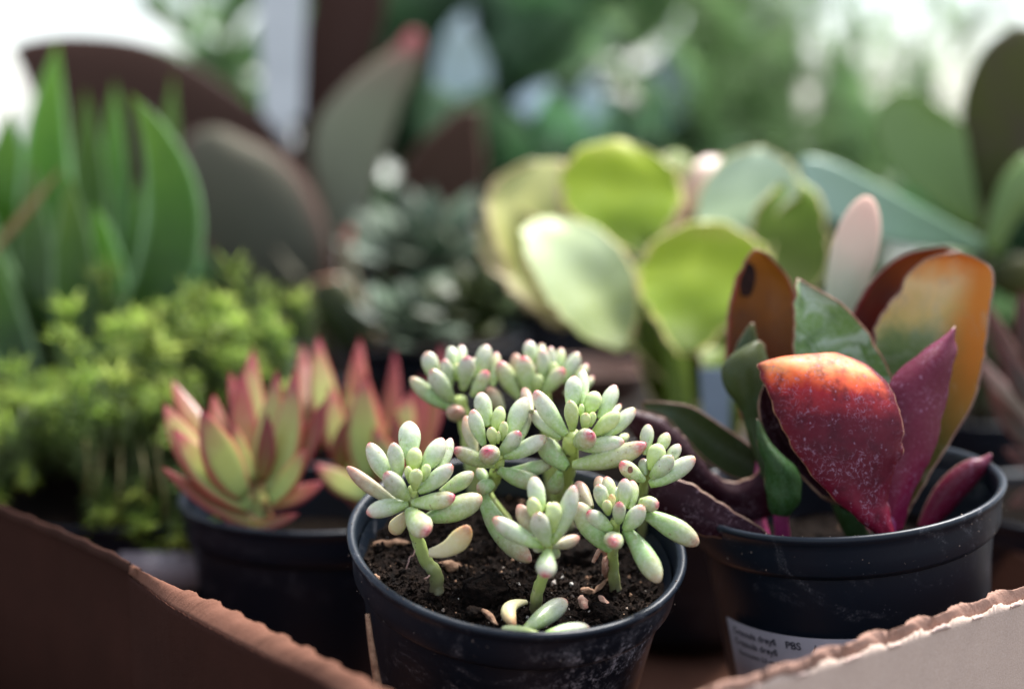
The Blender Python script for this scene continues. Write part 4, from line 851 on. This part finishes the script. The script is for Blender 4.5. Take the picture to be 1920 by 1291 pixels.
# ------------------------------------------------------------------ small green rosettes in the middle distance
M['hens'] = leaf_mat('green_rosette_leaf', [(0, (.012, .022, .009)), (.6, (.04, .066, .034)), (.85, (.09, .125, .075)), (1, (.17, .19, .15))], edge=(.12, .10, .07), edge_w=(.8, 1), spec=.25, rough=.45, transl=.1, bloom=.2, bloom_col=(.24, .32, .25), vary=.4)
def ground_rosette(label, c, rad, n, mt, tilt=Vector((0, -.3, 1)), cat='succulent', name='rosette_plant', wf=.34, prof='spear', upb=.5):
    t = thing(name, label, cat, c); n0 = tilt.normalized(); u, v = frame(n0)
    for k in range(n):
        f = k / n; a = k * 2.39996; el = R(8 + 72 * f ** 1.2); L_ = rad * (1 - .55 * f)
        d = (u * math.cos(a) + v * math.sin(a)) * math.cos(el) + n0 * math.sin(el)
        mb = MB(); fleshy(mb, c + n0 * rad * .12 * f, c + d * L_ + n0 * rad * .1, rad * wf * (1 - .3 * f) * 2 * .75, .4, nrm=(n0 * 1.0 - d * .3).normalized(), bend=-n0 * L_ * .12, prof=prof, rings=8, seg=8, channel=.2)
        mb.build('leaf', M[mt], t)
    return t
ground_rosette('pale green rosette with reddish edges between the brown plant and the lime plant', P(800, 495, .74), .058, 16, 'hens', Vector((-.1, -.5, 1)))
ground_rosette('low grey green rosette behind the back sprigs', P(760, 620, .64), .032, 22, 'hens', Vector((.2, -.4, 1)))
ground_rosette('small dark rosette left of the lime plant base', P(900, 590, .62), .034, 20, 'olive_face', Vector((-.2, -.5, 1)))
for i, (x, y, d, r_) in enumerate([(800, 560, .69, .048), (760, 660, .61, .04), (910, 650, .63, .04)]):
    pot(['black pot under the pale green rosette', 'black pot under the low grey green rosette', 'black pot under the small dark rosette'][i], P(x, y + 70, d), Vector((0, 0, 1)), r=r_, h=.06, mat='pot_far', rough_soil=False, seed=20 + i, soil_drop=.002)
# terracotta saucer edge glimpsed behind the sprigs
def saucer(label, c, r_, h_, mt='terracotta'):
    prof = [(r_ * .7, -h_), (r_ * .8, -h_), (r_, 0), (r_ * .97, .001), (r_ * .93, 0), (r_ * .75, -h_ * .8), (.001, -h_ * .8)]; mb = MB(); V = []; F = []; SGm = 48
    for (rr, zz) in prof:
        for j in range(SGm): V.append(c + Vector((math.cos(2 * math.pi * j / SGm) * rr, math.sin(2 * math.pi * j / SGm) * rr, zz)))
    for k_ in range(len(prof) - 1):
        for j in range(SGm): jj = (j + 1) % SGm; F.append((k_ * SGm + j, k_ * SGm + jj, (k_ + 1) * SGm + jj, (k_ + 1) * SGm + j))
    F.append(tuple(range(SGm))[::-1]); mb.add(V, F)
    return single(mb, 'saucer', M[mt], label, 'saucer')
saucer('terracotta saucer glimpsed between the back sprigs and the lime plant', P(1100, 690, .60), .026, .012)

# ------------------------------------------------------------------ far foliage
pad('far_green', stops=[(0, (.05, .10, .055)), (.5, (.12, .22, .12)), (1, (.24, .36, .22))], rough=.3, transl=.5, vary=.5, coat=.1, spec=.4)
pad('far_sky_sheen', stops=[(0, (.25, .38, .38)), (.5, (.62, .74, .80)), (1, (.75, .84, .9))], rough=.4, transl=.1, vary=.1, bloom=.2)  # pale blue colour stands in for sky highlights on glossy leaves
pad('far_light', stops=[(0, (.10, .22, .06)), (.5, (.28, .44, .22)), (1, (.48, .62, .40))], rough=.3, transl=.4, vary=.3, coat=.3)
def oval_mesh(key, mt, L_=.09, W_=.05, seed=0):
    mb = MB(); r_ = random.Random(seed); rows = []
    for i in range(8):
        t = i / 7; wv = W_ / 2 * max(.06, math.sin(math.pi * (t * .93 + .05)) ** .8); z = .25 * L_ * t * t * r_.uniform(.8, 1.2)
        rows.append((Vector((-wv, L_ * t, z)), Vector((wv, L_ * t, z))))
    blade(mb, rows, -.006, .0012, Vector((0, 0, 1)), nx=6, sub=2); o = mb.build('leaf', [M[mt]] * 3, None, off=Vector()); me = o.data; bpy.data.objects.remove(o); return me
LM = {k: [oval_mesh(k, k, .1, .055, i) for i in range(3)] for k in ('far_green', 'far_sky_sheen', 'far_light')}
def put_leaf(par, p, dirn, up, s_, kind, i):
    o = bpy.data.objects.new('leaf', LM[kind][i % 3]); col.objects.link(o); o.parent = par; o.location = p - root_loc[par.name]
    y = dirn.normalized(); x = y.cross(up).normalized(); z = x.cross(y)
    from mathutils import Matrix
    o.rotation_mode = 'QUATERNION'; o.rotation_quaternion = Matrix((x, y, z)).transposed().to_quaternion(); o.scale = (s_,) * 3; return o
def bush(label, foot, cen, rad, n, kind, extra=(), s=(.8, 1.4), seed=0, name='leafy_plant'):
    r_ = random.Random(seed); t = thing(name, label, 'plant', foot)
    mb = MB()
    for k_ in range(5):
        e = cen + Vector((r_.uniform(-.6, .6) * rad.x, r_.uniform(-.6, .6) * rad.y, r_.uniform(-.2, .6) * rad.z))
        tube(mb, catmull([foot, foot.lerp(e, .5) + Vector((r_.uniform(-.02, .02), 0, .01)), e], 3), [.004 - .0003 * i for i in range(7)], 6)
    mb.build('stem', M['moss_face'], t)
    for k_ in range(n):
        d = Vector([r_.gauss(0, 1) for _ in range(3)]).normalized() * r_.random() ** .4
        p = cen + Vector((d.x * rad.x, d.y * rad.y, d.z * rad.z))
        dr = (d + Vector((r_.uniform(-.5, .5), r_.uniform(-.8, .2), r_.uniform(-.2, .7)))).normalized()
        put_leaf(t, p, dr, Vector((r_.uniform(-.5, .5), r_.uniform(-1, .2), 1)).normalized(), r_.uniform(*s), kind, k_)
    for (x, y, dd, kd, sc_, ang) in extra:
        p = P(x, y, dd); dr = (RIGHT * math.cos(R(ang)) + UP * math.sin(R(ang)) - FWD * .2)
        put_leaf(t, p, dr, (UP * .8 - FWD).normalized(), sc_, kd, 0)
    return t
FOLI = 'leafy plants standing at the back of the table'
GZ = -.03
def gfoot(x, d): p = P(x, 500, d); return Vector((p.x, p.y, GZ + .10))
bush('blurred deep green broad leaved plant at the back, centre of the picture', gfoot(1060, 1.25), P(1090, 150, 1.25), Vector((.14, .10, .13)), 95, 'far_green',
     [(860, 240, 1.05, 'far_sky_sheen', .75, 85), (820, 130, 1.10, 'far_sky_sheen', .5, 50), (900, 310, 1.07, 'far_sky_sheen', .6, 40), (1090, 270, 1.03, 'far_sky_sheen', .5, 75), (1265, 230, 1.04, 'far_sky_sheen', .6, 95), (1010, 330, 1.06, 'far_sky_sheen', .4, 60), (940, 220, 1.06, 'far_sky_sheen', .45, 20), (980, 140, 1.1, 'far_light', .9, 15)], seed=2)
bush('blurred light green plant behind the tag, top left', gfoot(420, 1.2), P(400, 90, 1.2), Vector((.045, .08, .12)), 50, 'far_light', seed=3, s=(.4, .8))
bush('blurred dark green plant behind the brown leaves', gfoot(800, 1.15), P(800, 260, 1.2), Vector((.11, .10, .12)), 70, 'far_green', seed=4)
bush('pale green leafy plant high at the back, left of centre', gfoot(740, 1.5), P(860, 20, 1.5), Vector((.17, .08, .09)), 85, 'far_light', seed=5)
bush('deep green plant at the back right, under the feathery branches', gfoot(1450, 1.35), P(1420, 390, 1.35), Vector((.15, .08, .07)), 60, 'far_green', seed=6)
bush('dark broad leaved plant at the far right', gfoot(1900, 1.1), P(1900, 520, 1.1), Vector((.10, .07, .07)), 45, 'far_green', seed=7)
bush('dark low plant at the far left behind the strap leaves', gfoot(40, 1.0), P(60, 470, 1.0), Vector((.12, .05, .05)), 45, 'far_green', seed=8, s=(.45, .8))
bush('low dark plant in the gap between the strap leaves and the grey felted leaf', gfoot(390, .98), P(390, 470, 1.0), Vector((.05, .04, .04)), 34, 'far_green', seed=12, s=(.4, .75))
bush('low dark plant between the rosettes at the back', gfoot(1000, .95), P(980, 430, .95), Vector((.10, .05, .05)), 45, 'far_green', seed=9, s=(.5, .9))

# feathery branches, top right
M['feather'] = leaf_mat('feathery_leaf', [(0, (.16, .28, .09)), (1, (.42, .58, .28))], rough=.4, transl=.5, vary=.35)
def frond_mesh(seed):
    r_ = random.Random(seed); mb = MB(); L_ = .16; bx = r_.uniform(-.3, .3)
    pt = lambda t: Vector((bx * L_ * t * t, .1 * L_ * math.sin(3 * t + seed), L_ * t))
    tube(mb, [pt(i / 6) for i in range(7)], [.0008] * 7, 4)
    for k_ in range(90):
        t = .05 + .95 * k_ / 90; p = pt(t); a = k_ * 2.4 + r_.uniform(-.4, .4); el = r_.uniform(.2, .9); l_ = r_.uniform(.012, .024) * (1.1 - .4 * t)
        d = Vector((math.cos(a) * math.cos(el), math.sin(a) * math.cos(el), math.sin(el))); s_ = d.orthogonal().normalized() * r_.choice((.0007, .0016)); q = d.cross(s_).normalized() * .0005
        m_ = p + d * l_ * .5
        mb.add([p, m_ + s_, m_ + q, m_ - s_, p + d * l_], [(0, 1, 2), (0, 2, 3), (4, 2, 1), (4, 3, 2), (0, 3, 1), (4, 1, 3)], [(.5, t)] * 5)
    o = mb.build('branch', M['feather'], None, off=Vector()); me = o.data; bpy.data.objects.remove(o); return me
FR = [frond_mesh(i) for i in range(5)]
def feathery(label, foot, specs, seed):
    t = thing('feathery_plant', label, 'plant', foot); r_ = random.Random(seed)
    for i, (x, y, d, ang, s_) in enumerate(specs):
        o = bpy.data.objects.new('branch', FR[i % 5]); col.objects.link(o); o.parent = t
        dr = (RIGHT * math.cos(R(ang)) + UP * math.sin(R(ang)) + FWD * r_.uniform(-.3, .3)).normalized()
        o.location = P(x, y, d) - root_loc[t.name]; o.rotation_mode = 'QUATERNION'; o.rotation_quaternion = dr.to_track_quat('Z', 'Y'); o.scale = (s_,) * 3
    mb = MB()
    for k_ in range(3): tube(mb, catmull([foot, P(1450 + 70 * k_, 500, 1.02), P(1430 + 110 * k_, 330, 1.02)], 3), [.003] * 7, 6)
    mb.build('stem', M['sedum_stem'], t)
rf = random.Random(5); specs = []
for _ in range(210):
    x = rf.uniform(1290, 1900); y = rf.uniform(120, 560)
    if x > 1640 and rf.random() < .35: y += 150
    specs.append((x, y, rf.uniform(.92, 1.15), rf.gauss(88, 45), rf.uniform(.3, .65)))
for _ in range(30): specs.append((rf.uniform(1260, 1500), rf.uniform(20, 300), rf.uniform(.95, 1.1), rf.uniform(40, 140), rf.uniform(.5, .9)))
for _ in range(42): specs.append((rf.uniform(1500, 1930), rf.uniform(-60, 240), rf.uniform(.95, 1.15), rf.uniform(20, 160), rf.uniform(.25, .5)))
for _ in range(26): specs.append((rf.uniform(1270, 1560), rf.uniform(-20, 260), rf.uniform(.95, 1.15), rf.uniform(40, 140), rf.uniform(.4, .7)))
feathery('fine feathery green plant with white sky showing through, top right', Vector((P(1520, 500, 1.02).x, P(1520, 500, 1.02).y, .05)), specs, 4)
for i, (x, d, r_, l_) in enumerate([(390, .98, .035, 'pot of the low plant beside the strap leaves'), (1060, 1.25, .07, 'pot of the deep green plant at the back centre'), (420, 1.2, .06, 'pot of the light green plant behind the tag'), (800, 1.15, .06, 'pot of the dark plant behind the brown leaves'),
        (740, 1.5, .06, 'pot of the pale plant high at the back'), (1450, 1.35, .06, 'pot of the plant under the feathery branches'), (1900, 1.1, .06, 'pot of the dark plant at the far right'),
        (40, 1.0, .05, 'pot of the low plant at the far left'), (1000, .95, .045, 'pot of the low plant between the rosettes')]):
    f = gfoot(x, d); pot('black ' + l_, f + Vector((0, 0, .004)), Vector((0, 0, 1)), r=r_, h=.10, mat='pot_far', rough_soil=False, seed=30 + i, soil_drop=.004)
p = P(1520, 500, 1.02); pot('black pot of the feathery plant', Vector((p.x, p.y, .055)), Vector((0, 0, 1)), r=.06, h=.085, mat='pot_far', rough_soil=False, seed=41, soil_drop=.004)
mb = MB(); d_ = .505; q = [P(1322, 850, d_), P(1366, 850, d_), P(1372, 690, d_ + .004), P(1312, 690, d_ + .004)]; q2 = [p + Vector((0, .001, 0)) for p in q]; mb.add(q + q2, bx)
single(mb, 'plant_tag', M['tag_blue'], 'small pale blue plastic plant tag in the gap left of the purple plant', 'plant tag', smooth=False)

# ------------------------------------------------------------------ cardboard box
box = thing('cardboard_box', 'open brown cardboard box with a ragged folded edge holding the front pots', 'box', Vector((0, .34, -.025)))
ZB = -.022
def wall(inner, outer, zi, zo, mats, period, amp, name, parent, rough_from=None, thick=.004):
    """a wall with a folded lip: inner/outer photo lines of the lip, heights of both"""
    I = [PZ(x, y, zi) for x, y in inner]; O = [PZ(x, y, zo) for x, y in outer]
    def resample(pts, n):
        L = [0]
        for i in range(1, len(pts)): L.append(L[-1] + (pts[i] - pts[i - 1]).length)
        out = []
        for k in range(n + 1):
            s = L[-1] * k / n; i = max(j for j in range(len(L)) if L[j] <= s + 1e-12); i = min(i, len(pts) - 2)
            out.append(pts[i].lerp(pts[i + 1], (s - L[i]) / max(L[i + 1] - L[i], 1e-9)))
        return out, L[-1]
    n = 360; I, LI = resample(I, n); O, LO = resample(O, n)
    along = (O[-1] - O[0]).normalized(); outw = Vector((along.y, -along.x, 0)).normalized()
    if outw.dot(Vector((0, -1, 0))) < 0: outw = -outw
    return I, O, LI, outw
def build_wall(inner, outer, zi, zo, face_mat, lip_mat, lipname, phase=0, bump=.0016, period=.0165, flat_until=0.0, ragged=.0004, low=1.0):
    I, O, LI, outw = wall(inner, outer, zi, zo, None, 0, 0, None, None)
    n = len(I) - 1; mb = MB(); V = []; U = []
    K = 8; edges = []
    for k in range(n + 1):
        s = k / n * LI; ph = (s / period + phase) % 1.0
        act = 1 if k / n >= flat_until else 0
        tab = math.exp(-((ph - .5) / .24) ** 4) * act * (.75 + .7 * noise.noise(Vector((int(s / period + phase) * 3.7, phase, 4))))                       # the tabs between the fold perforations
        i_ = I[k] - outw * (bump * tab) + Vector((0, 0, bump * .8 * tab + ragged * noise.noise(Vector((s * 1400, phase, 0))) * (.4 + tab)))
        ph2 = (s / period + phase + .35) % 1.0; tab2 = math.exp(-((ph2 - .5) / .2) ** 4) * act
        o_ = O[k] + Vector((0, 0, .0010 * low * tab2 + ragged * noise.noise(Vector((s * 1500, phase + 9, 2)))))
        edges.append((i_, o_))
        for q in range(K + 1):
            f = q / K; p = i_.lerp(o_, f) + Vector((0, 0, .0011 * math.sin(math.pi * f) + .00012 * noise.noise(Vector((s * 500, f * 3, phase)))))
            V.append(p); U.append((k / n, f))
        # underside of the lip
        V.append(o_ - outw * .0012 - Vector((0, 0, .0015))); U.append((k / n, 1)); V.append(i_ + outw * .0004 - Vector((0, 0, .0022))); U.append((k / n, 1))
    Wd = K + 3; F = []
    for k in range(n):
        for q in range(Wd): a = k * Wd + q; b = k * Wd + (q + 1) % Wd; F.append((a, b, b + Wd, a + Wd))
    F.append(tuple(range(Wd))); F.append(tuple(n * Wd + q for q in range(Wd))[::-1])
    mb.add(V, F, U); mb.build(lipname, M[lip_mat], box)
    # outer liner: its torn upper edge stands slightly proud of the lip
    mb = MB(); V = []; F = []; U = []
    for k in range(n + 1):
        s = k / n * LI; i_, o_ = edges[k]
        topz = .0004 + ragged * 1.2 * noise.noise(Vector((s * 1900, 3, phase)))
        for q, zf in enumerate((0, .012, .3, 1)):
            z_ = (o_.z + topz if q == 0 else O[k].z - .0002 * (q == 1)) * (1 - zf) + ZB * zf
            wv = .0003 * noise.noise(Vector((s * 30, zf * 3, phase)))
            V.append(Vector((o_.x, o_.y, z_)) + outw * (.0006 + wv * zf)); U.append((k / n, zf))
        for q, zf in enumerate((1, .3, .012, 0)):
            z_ = (o_.z + topz - .0004 if q == 3 else O[k].z - .0004) * (1 - zf) + ZB * zf
            V.append(Vector((o_.x, o_.y, z_)) - outw * (.0034 if zf > 0 else .0)); U.append((k / n, zf))
    for k in range(n):
        for q in range(8): a = k * 8 + q; b = k * 8 + (q + 1) % 8; F.append((a, b, b + 8, a + 8))
    F.append(tuple(range(8))); F.append(tuple(n * 8 + q for q in range(8))[::-1])
    mb.add(V, F, U, [1 if 3 <= i % 8 <= 6 else 0 for i in range(len(F))]); mb.build('box_wall', [M[face_mat], M['card_brown']], box)
    # torn flaps of paper along the perforation
    return edges, LI, outw
NEARz = .06
eR, LR, oR = build_wall([(1215, 1332), (1335, 1291), (1429, 1260), (1520, 1231), (1610, 1199), (1713, 1168), (1817, 1131), (1920, 1099), (2200, 1012)],
           [(1260, 1336), (1397, 1291), (1526, 1252), (1665, 1208), (1804, 1162), (1920, 1124), (2200, 1032)], .062, .0588, 'card', 'card_lip', 'folded_lip', .2, bump=.0011, ragged=.0005, period=.0162)
M['card_shaded_fold'] = cardboard('shaded_wall_fold', (.04, .018, .013), (.03, .014, .010), (.05, .024, .018))  # shade of the left wall carried on into its fold colour
eL0, _, _ = build_wall([(-500, 780), (0, 950), (120, 998), (202, 1036), (244, 1058)], [(-500, 788), (0, 957), (120, 1004), (202, 1041), (246, 1063)], .0622, .0600, 'card_shaded', 'card_shaded_fold', 'folded_lip', .5, bump=.0, ragged=.0002)
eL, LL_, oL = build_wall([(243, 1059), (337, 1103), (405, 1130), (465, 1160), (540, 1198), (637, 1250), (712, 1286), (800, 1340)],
           [(244, 1078), (319, 1137), (375, 1168), (431, 1197), (514, 1239), (585, 1269), (640, 1303), (730, 1360)], .062, .0588, 'card_shaded', 'lip_left', 'folded_lip', .5, low=.1, bump=.0007, flat_until=.2, ragged=.00025, period=.0105)
# torn paper tabs along the right fold
rr2 = random.Random(9)
for k_ in range(14):
    s = (k_ + .32) * .0162; k0 = int(s / LR * 360)
    if k0 > 350: break
    i_, o_ = eR[k0]; i2, o2 = eR[min(360, k0 + 13)]; mb = MB(); V = []; F = []; m_ = 10; amp_ = rr2.choice((.0003, .0006, .0010)); i2, o2 = eR[min(360, k0 + rr2.choice((7, 10, 13)))]
    for j in range(m_ + 1):
        f = j / m_; b_ = o_.lerp(o2, f); hgt = amp_ * math.sin(math.pi * f) ** .6 * rr2.uniform(.6, 1.2)
        V += [b_ + oR * .0010 + Vector((0, 0, -.0006)), b_ + oR * (.0012 + .0004 * math.sin(math.pi * f)) + Vector((0, 0, hgt)), b_ + oR * .0006 + Vector((0, 0, hgt * .9)), b_ + oR * .0007 + Vector((0, 0, -.0006))]
    for j in range(m_):
        for q in range(4): a = j * 4 + q; b = j * 4 + (q + 1) % 4; F.append((a, b, b + 4, a + 4))
    F += [(0, 1, 2, 3), tuple(m_ * 4 + q for q in (3, 2, 1, 0))]
    mb.add(V, F); mb.build('torn_tab', M['card_torn'], box)
# floor and the two far walls of the box
def slab(a, b, z0, z1, th, name, mt):
    n_ = Vector((-(b - a).y, (b - a).x, 0)).normalized() * th; A = Vector((a.x, a.y, 0)); B = Vector((b.x, b.y, 0)); Z0, Z1 = Vector((0, 0, z0)), Vector((0, 0, z1)); mb = MB()
    mb.add([A + Z0, B + Z0, B + Z1, A + Z1, A + n_ + Z0, B + n_ + Z0, B + n_ + Z1, A + n_ + Z1], bx); return mb.build(name, M[mt], box, smooth=False)
LA, LB = eL0[0][1], eL[-1][1]; RA, RB = eR[0][1], eR[-1][1]
farL = Vector((LA.x, LA.y, 0)); farR = Vector((RB.x, RB.y, 0)); apex = Vector((.01, .655, 0))
slab(farR, Vector((.15, .60, 0)), ZB, .035, .004, 'box_wall', 'card_brown'); slab(Vector((.15, .60, 0)), Vector((-.20, .60, 0)), ZB, .035, .004, 'box_wall', 'card_brown'); slab(Vector((-.20, .60, 0)), farL, ZB, .035, .004, 'box_wall', 'card_brown')
mb = MB(); dL = (eL[-1][1] - eL[-80][1]); dR = (eR[0][1] - eR[80][1]); den = dL.x * dR.y - dL.y * dR.x; wv_ = eR[0][1] - eL[-1][1]; mid = eL[-1][1] + dL * ((wv_.x * dR.y - wv_.y * dR.x) / den); mid.z = 0; pg = [farL, Vector((LB.x, LB.y, 0)), mid, Vector((RA.x, RA.y, 0)), farR, Vector((.15, .60, 0)), Vector((-.20, .60, 0))]
mb.add([p + Vector((0, 0, ZB)) for p in pg] + [p + Vector((0, 0, ZB - .003)) for p in pg], [tuple(range(7)), tuple(range(13, 6, -1))] + [(i, i + 7, (i + 1) % 7 + 7, (i + 1) % 7) for i in range(7)])
mb.build('box_floor', M['card_brown'], box, smooth=False)
# near corner of the box, just under the frame
slab(Vector((LB.x, LB.y, 0)), mid, ZB, .0575, .003, 'box_wall', 'card_shaded'); slab(mid, Vector((RA.x, RA.y, 0)), ZB, .0575, .003, 'box_wall', 'card')

# ------------------------------------------------------------------ table and ground
M['table'] = simple_mat('dark_wood_table', (.035, .024, .018), (.06, .04, .028), 30, .7)
M['ground'] = simple_mat('grey_concrete', (.20, .20, .20), (.15, .15, .15), 3, .9)
tb = MB(); x0, x1, y0, y1 = -1.1, 1.3, .12, 2.0; zt, zb = ZB - .0035, ZB - .04
tb.add([(x0, y0, zt), (x1, y0, zt), (x1, y1, zt), (x0, y1, zt), (x0, y0, zb), (x1, y0, zb), (x1, y1, zb), (x0, y1, zb)], [(0, 1, 2, 3), (7, 6, 5, 4), (0, 4, 5, 1), (1, 5, 6, 2), (2, 6, 7, 3), (3, 7, 4, 0)])
table = thing('table', 'dark wooden table carrying the box and the plants behind', 'table', Vector((.1, 1.0, -.78)))
tb.build('table_top', M['table'], table, smooth=False)
for (lx, ly) in ((x0 + .06, y0 + .06), (x1 - .06, y0 + .06), (x0 + .06, y1 - .06), (x1 - .06, y1 - .06)):
    mb = MB(); s_ = .03; mb.add([(lx + sx * s_, ly + sy * s_, z_) for z_ in (zb, -.78) for (sx, sy) in ((-1, -1), (1, -1), (1, 1), (-1, 1))], [(0, 1, 2, 3), (7, 6, 5, 4), (0, 4, 5, 1), (1, 5, 6, 2), (2, 6, 7, 3), (3, 7, 4, 0)])
    mb.build('leg', M['table'], table, smooth=False)
mb = MB(); mb.add([(-60, -60, -.78), (60, -60, -.78), (60, 60, -.78), (-60, 60, -.78)], [(0, 1, 2, 3)]); g = mb.build('ground', M['ground'], None, False); tag(g, kind='structure')
